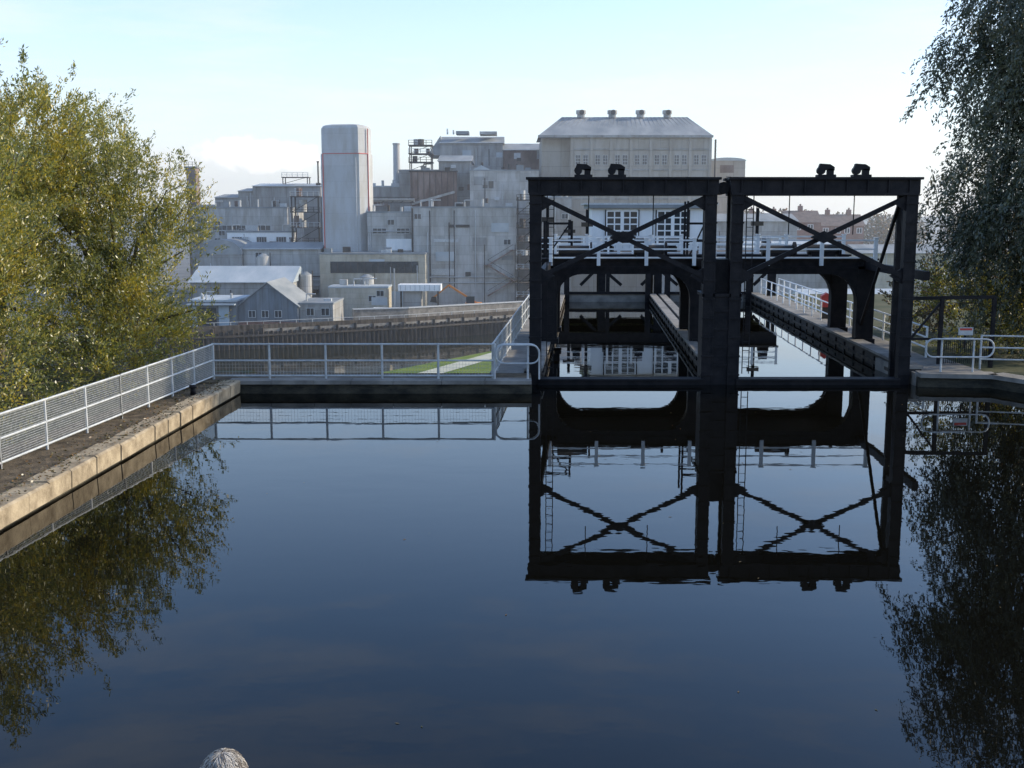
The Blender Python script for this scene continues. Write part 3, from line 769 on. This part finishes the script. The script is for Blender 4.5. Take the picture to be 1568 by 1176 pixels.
for x in (15.2, 22.1, 28.3, 34.2):
    b.cyl((x, 250.6, 26.9), (x, 250.6, 27.7), .85, 'roofgrey', 12); b.cyl((x, 250.6, 27.7), (x, 250.6, 28.5), 1.1, 'clad', 12); b.cyl((x + .1, 249.3, 28.0), (x + .1, 249.6, 28.0), .55, 'dark', 12)
b.cyl((43, 239.5, 10), (43, 239.5, 21.5), .2, 'dark', 6)
b.obj('hipped_roof_mill')
bld('curved_roof_building', 43.8, 51.6, 250, 268, 17.6, 'conc_panel', 'barrel', .7, 'roofpale', nf=3, fz=12)
bld('grey_store', 30, 58, 228, 240, 4.5, 'clad2', 'ridgeX', 1.5, 'roofgrey', nf=5, fz=-2)
for (x, y, rr, z) in ((-26.5, 203.5, 1.3, -5.5), (-37.6, 203, 1.1, -5), (-47, 211, 1.2, -2)):
    b = MB(); b.cyl((x, y, GZ), (x, y, z), rr, 'clad', 18); b.cyl((x, y, z), (x, y, z + .5), rr, 'roofgrey', 18, rr * .3); b.cyl((x + rr + .1, y, GZ), (x + rr + .1, y, z + .7), .08, 'dark', 6); b.obj('storage_tank')

def house(x0, x1, y0, y1, z0, ze, zr, n=2):
    b = MB(); b.box(x0, x1, y0, y1, z0, ze, 'brick'); ym = (y0 + y1) / 2
    b.add([(x0 - .3, y0 - .4, ze), (x1 + .3, y0 - .4, ze), (x1 + .3, ym, zr), (x0 - .3, ym, zr), (x0 - .3, y1 + .4, ze), (x1 + .3, y1 + .4, ze)], [(0, 1, 2, 3), (3, 2, 5, 4), (0, 3, 4), (1, 5, 2), (0, 4, 5, 1)], 'slate')
    for k in range(n):
        x = x0 + (k + .5) * (x1 - x0) / n
        b.box(x - .6, x + .6, ym - .5, ym + .5, zr - .8, zr + 1.3, 'brick'); b.cyl((x, ym, zr + 1.3), (x, ym, zr + 1.8), .25, 'rust', 8)
        b.window(x - 2.4, x - 1, y0, ze - 2, ze - .6, 2, 1, 'white', .12); b.window(x + 1, x + 2.4, y0, ze - 2, ze - .6, 2, 1, 'white', .12)
    return b.obj('brick_house')
house(62, 74, 300, 310, GZ, 3.2, 6.2, 2); house(75, 84, 305, 315, GZ, 3.8, 7.0, 1); house(86, 98, 312, 322, GZ, 2.8, 6.0, 2)
bld('white_store', 44, 62, 215, 225, -.5, 'clad', 'ridgeX', 1.2, 'roofpale', nf=4, fz=-5)
bld('pale_roof_store', 64, 84, 205, 220, -1.2, 'cream', 'ridgeX', 1.4, 'roofgrey', nf=4, fz=-5)
bld('boat_shed', 40, 54, 150, 160, -6, 'clad', 'ridgeX', 1.5, 'roofpale', nf=3, fz=-11, z0=-13)

def van(x, y, z, col='white'):
    b = MB()
    b.prism([(x, z + .35), (x + 4.8, z + .35), (x + 4.8, z + 1.1), (x + 4.2, z + 1.3), (x + 3.7, z + 2.1), (x + .05, z + 2.15), (x, z + 1)], y, y + 1.9, col)
    b.prism([(x + 3.3, z + 1.35), (x + 4.05, z + 1.35), (x + 3.65, z + 1.95), (x + 3.3, z + 1.95)], y - .02, y - .005, 'glass')
    for xx in (x + .9, x + 3.8): b.cyl((xx, y - .03, z + .35), (xx, y + 1.93, z + .35), .35, 'dark', 14)
    return b.obj('parked_van')
van(52, 172 + 30, GZ); van(60, 203, GZ, 'bluedoor'); van(-24, 190.5, GZ)

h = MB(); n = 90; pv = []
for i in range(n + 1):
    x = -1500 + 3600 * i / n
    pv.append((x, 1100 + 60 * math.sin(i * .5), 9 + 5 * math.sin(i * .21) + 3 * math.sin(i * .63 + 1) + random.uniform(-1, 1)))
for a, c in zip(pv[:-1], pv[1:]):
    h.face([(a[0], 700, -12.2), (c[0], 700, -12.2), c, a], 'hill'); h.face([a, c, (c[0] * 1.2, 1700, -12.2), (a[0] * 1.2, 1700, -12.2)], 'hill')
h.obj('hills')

# ------------------------------------------------------------------ steam drifting from the works
sm, snt, sb_, so_ = newmat('steam')
snt.nodes.remove(sb_)
vol = snt.nodes.new('ShaderNodeVolumePrincipled')
vol.inputs['Color'].default_value = (.97, .97, .97, 1); vol.inputs['Anisotropy'].default_value = .3
tc = snt.nodes.new('ShaderNodeTexCoord')
nn = snt.nodes.new('ShaderNodeTexNoise'); nn.inputs['Scale'].default_value = 2.0; nn.inputs['Detail'].default_value = 5
mp2 = snt.nodes.new('ShaderNodeMapping'); mp2.inputs['Scale'].default_value = (2.6, 1, .8); snt.links.new(tc.outputs['Object'], mp2.inputs[0]); snt.links.new(mp2.outputs[0], nn.inputs['Vector'])
ln = snt.nodes.new('ShaderNodeVectorMath'); ln.operation = 'LENGTH'; snt.links.new(tc.outputs['Object'], ln.inputs[0])
m1 = snt.nodes.new('ShaderNodeMath'); m1.operation = 'SUBTRACT'; snt.links.new(nn.outputs['Fac'], m1.inputs[0])
m0 = snt.nodes.new('ShaderNodeMath'); m0.operation = 'MULTIPLY'; m0.inputs[1].default_value = .58; snt.links.new(ln.outputs['Value'], m0.inputs[0]); snt.links.new(m0.outputs[0], m1.inputs[1])
m2 = snt.nodes.new('ShaderNodeMath'); m2.operation = 'MULTIPLY'; m2.inputs[1].default_value = 1.3; m2.use_clamp = True; snt.links.new(m1.outputs[0], m2.inputs[0])
snt.links.new(m2.outputs[0], vol.inputs['Density']); snt.links.new(vol.outputs[0], so_.inputs['Volume'])
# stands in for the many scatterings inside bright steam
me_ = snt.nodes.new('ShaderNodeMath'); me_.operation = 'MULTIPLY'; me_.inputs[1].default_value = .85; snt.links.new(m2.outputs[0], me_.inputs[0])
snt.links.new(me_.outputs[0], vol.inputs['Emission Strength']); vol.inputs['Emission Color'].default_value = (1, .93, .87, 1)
me = D.meshes.new('steam_plume')
V = []; F = []
for j in range(11):
    ph = math.pi * j / 10
    for i in range(20):
        th = 2 * math.pi * i / 20; V.append((math.sin(ph) * math.cos(th), math.sin(ph) * math.sin(th), math.cos(ph)))
for j in range(10):
    for i in range(20): F.append((j * 20 + i, (j + 1) * 20 + i, (j + 1) * 20 + (i + 1) % 20, j * 20 + (i + 1) % 20))
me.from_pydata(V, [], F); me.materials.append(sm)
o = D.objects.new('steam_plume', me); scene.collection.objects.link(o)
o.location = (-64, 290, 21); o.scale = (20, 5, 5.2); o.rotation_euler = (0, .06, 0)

# thin river-valley haze beyond the canal basin
hm_, hnt, hb_, ho_ = newmat('valley_haze')
hnt.nodes.remove(hb_)
hv = hnt.nodes.new('ShaderNodeVolumeScatter'); hv.inputs['Density'].default_value = .00075; hv.inputs['Anisotropy'].default_value = .35
hv.inputs['Color'].default_value = (.93, .96, 1, 1); hnt.links.new(hv.outputs[0], ho_.inputs['Volume'])
hb = MB(); hb.box(-500, 600, 90, 900, -16.5, 34, hm_); hb.obj('valley_haze')

# ------------------------------------------------------------------ foliage
def leaf_object(name, P, Dr, Ln, Wd, mat, parent=None):
    N = len(P)
    Dr = Dr / (np.linalg.norm(Dr, axis=1, keepdims=True) + 1e-9)
    R = rng.normal(size=(N, 3)); S = np.cross(Dr, R); S /= (np.linalg.norm(S, axis=1, keepdims=True) + 1e-9)
    Ln = Ln.reshape(-1, 1); Wd = Wd.reshape(-1, 1)
    V = np.empty((N, 4, 3)); V[:, 0] = P; V[:, 1] = P + Dr * Ln * .5 + S * Wd * .5; V[:, 2] = P + Dr * Ln; V[:, 3] = P + Dr * Ln * .5 - S * Wd * .5
    me = D.meshes.new(name); me.vertices.add(N * 4); me.vertices.foreach_set('co', V.reshape(-1).astype(np.float32))
    me.loops.add(N * 4); me.loops.foreach_set('vertex_index', np.arange(N * 4, dtype=np.int32))
    me.polygons.add(N); me.polygons.foreach_set('loop_start', np.arange(0, N * 4, 4, dtype=np.int32)); me.polygons.foreach_set('loop_total', np.full(N, 4, dtype=np.int32))
    me.materials.append(mat); me.update(calc_edges=True)
    o = D.objects.new(name, me); scene.collection.objects.link(o)
    if parent: o.parent = parent
    return o

def in_lobes(lobes, n, shell=.45):
    vol = np.array([l[3] * l[4] * l[5] for l in lobes]); idx = rng.choice(len(lobes), n, p=vol / vol.sum())
    u = rng.normal(size=(n, 3)); u /= np.linalg.norm(u, axis=1, keepdims=True)
    r = rng.random(n) ** shell
    Lb = np.array(lobes)[idx]
    return Lb[:, :3] + u * r[:, None] * Lb[:, 3:], u, idx

def tree(name, base, lobes, nclump, nshoot, nleaf, mode, mat, leaf=(.13, .04), shoot=(.6, 1.6), cr=.55, limbs=22, trunk_r=.28):
    e = empty(name)
    C, U, idx = in_lobes(lobes, nclump)
    ci = rng.integers(0, nclump, nshoot)
    P0 = C[ci] + rng.normal(size=(nshoot, 3)) * cr * .6; U0 = U[ci]
    if mode == 'up':
        dr = U0 * .55 + np.array([0, 0, .95]) + rng.normal(size=(nshoot, 3)) * .35
    elif mode == 'droop':
        dr = U0 * np.array([.35, .35, 0]) + np.array([0, 0, -1.0]) + rng.normal(size=(nshoot, 3)) * .22
    else:
        dr = U0 + np.array([0, 0, .3]) + rng.normal(size=(nshoot, 3)) * .6
    dr /= np.linalg.norm(dr, axis=1, keepdims=True)
    Ls = rng.uniform(shoot[0], shoot[1], nshoot)
    t = rng.random((nshoot, nleaf)) ** .8
    bend = np.array([0, 0, -.25]) if mode == 'up' else np.array([0, 0, 0.0])
    P = P0[:, None, :] + dr[:, None, :] * (t * Ls[:, None])[:, :, None] + bend * (t ** 2 * Ls[:, None])[:, :, None]
    P += rng.normal(size=P.shape) * .07
    ld = dr[:, None, :] + rng.normal(size=P.shape) * .65
    P = P.reshape(-1, 3); ld = ld.reshape(-1, 3)
    keep = P[:, 2] > base[2] + .05
    P = P[keep]; ld = ld[keep]; N = len(P)
    leaf_object('foliage', P, ld, rng.uniform(.7, 1.3, N) * leaf[0], rng.uniform(.7, 1.3, N) * leaf[1], mat, e)
    mb = MB(); b0 = Vector(base)
    zc = min(l[2] for l in lobes); top = Vector((lobes[0][0], lobes[0][1], max(base[2] + 1.0, zc)))
    mid = b0.lerp(top, .5) + Vector((.1, .05, 0))
    mb.cyl(b0 - Vector((0, 0, .3)), mid, trunk_r, 'bark', 10, trunk_r * .8, False); mb.cyl(mid, top, trunk_r * .8, 'bark', 10, trunk_r * .6, False)
    for k in range(limbs):
        c = Vector(C[rng.integers(0, nclump)]); st = mid.lerp(top, random.random())
        m1 = st.lerp(c, .5) + Vector((random.uniform(-.3, .3), random.uniform(-.3, .3), random.uniform(0, .5)))
        mb.cyl(st, m1, trunk_r * .32, 'bark', 6, trunk_r * .2, False); mb.cyl(m1, c, trunk_r * .2, 'bark', 6, trunk_r * .06, False)
    for k in range(0, nshoot, max(1, nshoot // 350)):
        a = Vector(P0[k]); c = a + Vector(dr[k]) * Ls[k] + Vector(bend) * Ls[k]
        mb.beam(a, c, .012, .012, 'bark', False)
    mb.obj('trunk_and_limbs', True, e)
    return e

tree('willow_tree', (-14.2, 38, .3), [(-13.4, 38, 4.2, 2.8, 3, 4.1), (-12.9, 37, 2.2, 2.5, 2.5, 2.2), (-14.3, 38.5, 6.5, 2.0, 2.4, 2.5)], 190, 1500, 44, 'up', M['leafL'])
tree('willow_tree', (-17.5, 36, .3), [(-17.3, 36, 6.4, 3.5, 3.6, 4.0), (-17, 35, 3, 3.6, 3.5, 3), (-15.3, 36.2, 7.5, 1.8, 2, 2.5)], 220, 1750, 46, 'up', M['leafL'])
tree('willow_tree', (-15.6, 29, .3), [(-15.6, 29.2, 4.7, 3.0, 3.4, 3.8), (-14.6, 28.5, 2.0, 2.6, 3, 2)], 180, 1400, 44, 'up', M['leafL'])
tree('willow_tree', (-21, 45, 0), [(-20.5, 45, 6, 5, 4, 4.8)], 150, 900, 44, 'up', M['leafL'], leaf=(.17, .06))
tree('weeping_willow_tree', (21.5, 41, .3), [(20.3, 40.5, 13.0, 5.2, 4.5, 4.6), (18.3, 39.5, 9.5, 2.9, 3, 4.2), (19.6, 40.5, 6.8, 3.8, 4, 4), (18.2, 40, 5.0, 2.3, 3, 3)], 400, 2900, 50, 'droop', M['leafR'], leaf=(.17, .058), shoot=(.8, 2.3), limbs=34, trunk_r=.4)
tree('bush', (19.5, 42, .3), [(17.8, 42, 1.6, 1.8, 1.5, 1.6), (21, 43, 2.3, 3, 2, 2.2)], 70, 600, 40, 'any', M['leafL'], leaf=(.1, .06), limbs=8, trunk_r=.1)
tree('bush', (19, 50, .3), [(19.5, 50, 1.8, 2.4, 2, 1.8), (25, 50, 3, 4, 3, 3)], 70, 500, 40, 'any', M['leafA'], leaf=(.14, .08), limbs=8, trunk_r=.1)
tree('bush', (-12.5, 24, .3), [(-13, 24, .9, 1.7, 4, 1.1), (-12.3, 33, .9, 1.5, 3.5, 1.1)], 60, 500, 36, 'any', M['leafL'], leaf=(.1, .05), limbs=6, trunk_r=.06, shoot=(.3, .8))
lb = []
for k in range(34):
    x = 52 + k * 3.6 + random.uniform(-2, 2); y = random.uniform(330, 380); hh = random.uniform(5, 9.0)
    lb.append((x, y, hh - 8, random.uniform(3, 5), 4, 8))
Pd, Ud, _ = in_lobes(lb, 26000, .33)
leaf_object('distant_trees', Pd, Ud + rng.normal(size=Pd.shape), np.full(len(Pd), .9), np.full(len(Pd), .7), M['leafA'])
lb = []
for k in range(26):
    x = random.uniform(24, 80); y = random.uniform(118, 170); lb.append((x, y, -11.5, random.uniform(1.5, 3.5), 2.5, random.uniform(2, 5)))
Pd, Ud, _ = in_lobes(lb, 26000, .33)
leaf_object('riverside_scrub', Pd, Ud + rng.normal(size=Pd.shape), np.full(len(Pd), .4), np.full(len(Pd), .25), M['leafA'])

n = 1500
yy = rng.uniform(12, 35, n); xx = np.array([edge_x(v) for v in yy]) - np.abs(rng.normal(size=n)) * .55 - .1
Pf = np.stack([xx, yy, np.full(n, .445)], 1); df = rng.normal(size=(n, 3)); df[:, 2] *= .12
leaf_object('fallen_leaves', Pf, df, rng.uniform(.05, .1, n), rng.uniform(.025, .05, n), M['leafA'])
n = 70
Pf = np.stack([rng.uniform(-8, 14, n), rng.uniform(9, 33, n), np.full(n, .006)], 1)
me = MB()
for k in range(n):
    x, y, z = Pf[k]; a = random.uniform(0, 6.28); l = random.uniform(.02, .045); c_, s_ = math.cos(a) * l, math.sin(a) * l
    me.face([(x - c_, y - s_, z), (x + s_ * .4, y - c_ * .4, z), (x + c_, y + s_, z), (x - s_ * .4, y + c_ * .4, z)], M['leafA'])
me.obj('floating_leaves')

# ------------------------------------------------------------------ near terrace and person
T = MB(); T.box(-9.4, 17, -6, 5.4, -2, 1.75, 'concrete'); T.box(-9.4, 17, 5.1, 5.5, 1.75, 1.9, 'stone'); T.box(-20, 25, -12, 1.2, 1.75, 3.85, 'concrete')
T.obj('viewing_terrace')
px, py, pz = -1.10, 3.95, 1.76
H = empty('person')
bm_v = []; bm_e = []; rad = []
def jv(p, r_, parent=None):
    bm_v.append((px + p[0], py + p[1], pz + p[2])); rad.append(r_)
    i = len(bm_v) - 1
    if parent is not None: bm_e.append((parent, i))
    return i
pel = jv((0, 0, .93), (.16, .12)); ab = jv((0, 0, 1.08), (.15, .11), pel); ch = jv((0, .01, 1.28), (.17, .115), ab)
nb = jv((0, 0, 1.4), (.08, .07), ch); nk = jv((0, .01, 1.46), (.055, .055), nb); hd = jv((0, .02, 1.52), (.055, .055), nk)
for sx in (-1, 1):
    sh = jv((sx * .18, 0, 1.36), (.065, .065), ch); el = jv((sx * .24, .02, 1.09), (.045, .045), sh)
    wr = jv((sx * .22, .2, .98), (.03, .03), el); pm = jv((sx * .2, .27, .97), (.035, .02), wr)
    for k, (dx, ln_) in enumerate(((-.03, .065), (-.01, .08), (.01, .075), (.03, .06))):
        k1 = jv((sx * .2 + dx, .31, .965), (.009, .009), pm); k2 = jv((sx * .2 + dx, .31 + ln_ * .6, .95), (.008, .008), k1); jv((sx * .2 + dx, .31 + ln_ * .8, .92), (.007, .007), k2)
    t1 = jv((sx * .2 - sx * .045, .25, .96), (.011, .011), pm); jv((sx * .2 - sx * .07, .29, .95), (.009, .009), t1)
    hp = jv((sx * .09, 0, .86), (.1, .1), pel); kn = jv((sx * .1, .02, .48), (.06, .06), hp); an = jv((sx * .1, -.01, .1), (.042, .042), kn)
    bl = jv((sx * .11, .1, .045), (.045, .035), an); jv((sx * .12, .18, .035), (.035, .025), bl)
me = D.meshes.new('body'); me.from_pydata(bm_v, bm_e, []); ob = D.objects.new('body', me); scene.collection.objects.link(ob)
sk = ob.modifiers.new('skin', 'SKIN')
for i, sv in enumerate(me.skin_vertices[0].data):
    sv.radius = rad[i]; sv.use_root = (i == 0)
ss = ob.modifiers.new('sub', 'SUBSURF'); ss.levels = 2; ss.render_levels = 2
dg = bpy.context.evaluated_depsgraph_get(); em = D.meshes.new_from_object(ob.evaluated_get(dg))
D.objects.remove(ob)
for k in ('coat', 'trouser', 'skin', 'shoe'): em.materials.append(M[k])
for pl in em.polygons:
    c = pl.center; z = c.z - pz; pl.use_smooth = True
    pl.material_index = 3 if z < .12 else 1 if z < .86 and c.y - py < .15 else 2 if (c.y - py > .2 or z > 1.45) else 0
ob = D.objects.new('body', em); scene.collection.objects.link(ob); ob.parent = H
def uvs(cx, cy, cz, rx, ry, rz, n=28, m=18, fn=None):
    V = []; F = []
    for j in range(m + 1):
        ph = math.pi * j / m
        for i in range(n):
            th = 2 * math.pi * i / n
            q = Vector((math.sin(ph) * math.cos(th), math.sin(ph) * math.sin(th), math.cos(ph)))
            s_ = fn(q) if fn else 1
            V.append((cx + q.x * rx * s_, cy + q.y * ry * s_, cz + q.z * rz * s_))
    for j in range(m):
        for i in range(n): F.append((j * n + i, j * n + (i + 1) % n, (j + 1) * n + (i + 1) % n, (j + 1) * n + i))
    return V, F
hc = (px, py + .02, pz + 1.60)
hm = MB()
def hf(q):
    s_ = 1 - .12 * max(0, -q.z) * (1 - max(0, q.y))
    s_ += .22 * math.exp(-((q.x / .13) ** 2 + ((q.z + .12) / .16) ** 2)) * (q.y > 0)
    s_ -= .06 * sum(math.exp(-(((q.x - e_) / .16) ** 2 + ((q.z - .08) / .12) ** 2)) for e_ in (-.35, .35)) * (q.y > 0)
    return s_
V, F = uvs(*hc, .075, .095, .115, fn=hf); hm.add(V, F, 'skin')
for sx in (-1, 1):
    V, F = uvs(hc[0] + sx * .078, hc[1] - .005, hc[2] - .005, .012, .022, .032, 10, 8); hm.add(V, F, 'skin')
    V, F = uvs(hc[0] + sx * .028, hc[1] + .083, hc[2] + .01, .011, .009, .008, 10, 8); hm.add(V, F, 'white')
V, F = uvs(hc[0], hc[1] + .083, hc[2] - .05, .024, .01, .007, 10, 6); hm.add(V, F, 'redline')
hm.obj('head', True, H)
hr = MB()
def hairf(q):
    return 1 + .03 * math.sin(q.x * 23 + q.z * 9) + .02 * math.sin(q.x * 47 + q.y * 13) - .35 * max(0, q.y - .35) * max(0, .45 - q.z)
V, F = uvs(hc[0], hc[1] - .012, hc[2] + .012, .085, .098, .108, 48, 30, hairf); hr.add(V, F, 'hair')
for k in range(3600):
    th = random.uniform(0, 2 * math.pi); ph = random.uniform(.02, 2.0)
    if math.sin(th) > .5 and ph > .9: continue
    pt = []; wv = random.uniform(-.16, .16); lift = random.uniform(1.02, 1.1)
    for j in range(5):
        pp = ph + j * .13; t2 = th + j * wv
        rr = lift + .014 * j * random.random()
        pt.append((hc[0] + .085 * rr * math.sin(pp) * math.cos(t2), hc[1] - .012 + .098 * rr * math.sin(pp) * math.sin(t2), hc[2] + .012 + .108 * rr * math.cos(pp)))
    mt = random.choice(['hair', 'hair2'])
    for a, c in zip(pt[:-1], pt[1:]): hr.beam(a, c, .002, .002, mt, False)
hr.obj('hair', False, H)

# ------------------------------------------------------------------ light, sky, camera
EL, AZ = math.radians(24), math.radians(80)
wd = D.worlds.new('World'); scene.world = wd; wd.use_nodes = True
nt = wd.node_tree; bg = nt.nodes['Background']
sky = nt.nodes.new('ShaderNodeTexSky'); sky.sky_type = 'NISHITA'; sky.sun_disc = False
sky.sun_elevation = EL; sky.sun_rotation = AZ; sky.air_density = 1.0; sky.dust_density = 0.8; sky.ozone_density = 2.2
# clear sky with thin high haze thickening to the horizon and faint cirrus
tc = nt.nodes.new('ShaderNodeTexCoord')
sp = nt.nodes.new('ShaderNodeSeparateXYZ'); nt.links.new(tc.outputs['Generated'], sp.inputs[0])
hz = ramp(nt, sp.outputs[2], [(0.0, (.8,) * 3), (0.05, (.64,) * 3), (0.11, (.46,) * 3), (0.2, (.2,) * 3), (0.34, (.0,) * 3)])
mp = nt.nodes.new('ShaderNodeMapping'); mp.inputs['Scale'].default_value = (1.2, 1.2, 7.0); nt.links.new(tc.outputs['Generated'], mp.inputs[0])
cn = noise(nt, mp.outputs[0], 2.2, 6, .62)
cl = ramp(nt, cn, [(0.48, (0, 0, 0)), (0.72, (.35,) * 3)])
ad = nt.nodes.new('ShaderNodeMath'); ad.operation = 'ADD'; ad.use_clamp = True
nt.links.new(hz, ad.inputs[0]); nt.links.new(cl, ad.inputs[1])
mu = nt.nodes.new('ShaderNodeMix'); mu.data_type = 'RGBA'; mu.blend_type = 'MULTIPLY'; mu.inputs[0].default_value = 1
nt.links.new(sky.outputs[0], mu.inputs[6]); mu.inputs[7].default_value = (1.65, 1.85, 2.1, 1)
mx = nt.nodes.new('ShaderNodeMix'); mx.data_type = 'RGBA'
nt.links.new(ad.outputs[0], mx.inputs[0]); nt.links.new(mu.outputs[2], mx.inputs[6]); mx.inputs[7].default_value = (7.0, 7.05, 7.1, 1)
nt.links.new(mx.outputs[2], bg.inputs[0]); bg.inputs[1].default_value = 0.15
sl = D.lights.new('sun', 'SUN'); sl.energy = 5.0; sl.angle = math.radians(.5); sl.color = (1, .87, .66)
so = D.objects.new('sun', sl); scene.collection.objects.link(so)
dv = Vector((math.sin(AZ) * math.cos(EL), math.cos(AZ) * math.cos(EL), math.sin(EL)))
so.rotation_euler = dv.to_track_quat('Z', 'Y').to_euler(); so.location = (30, 20, 40)

cam = D.cameras.new('camera'); co = D.objects.new('camera', cam); scene.collection.objects.link(co)
cam.sensor_fit = 'HORIZONTAL'; cam.angle = 2 * math.atan(784 / 1700); cam.clip_end = 12000; cam.clip_start = .1
co.location = (0, 0, 5.5); co.rotation_euler = (math.radians(90 - 8.6), 0, 0)
scene.camera = co
scene.view_settings.view_transform = 'Standard'; scene.view_settings.look = 'None'; scene.view_settings.exposure = 0
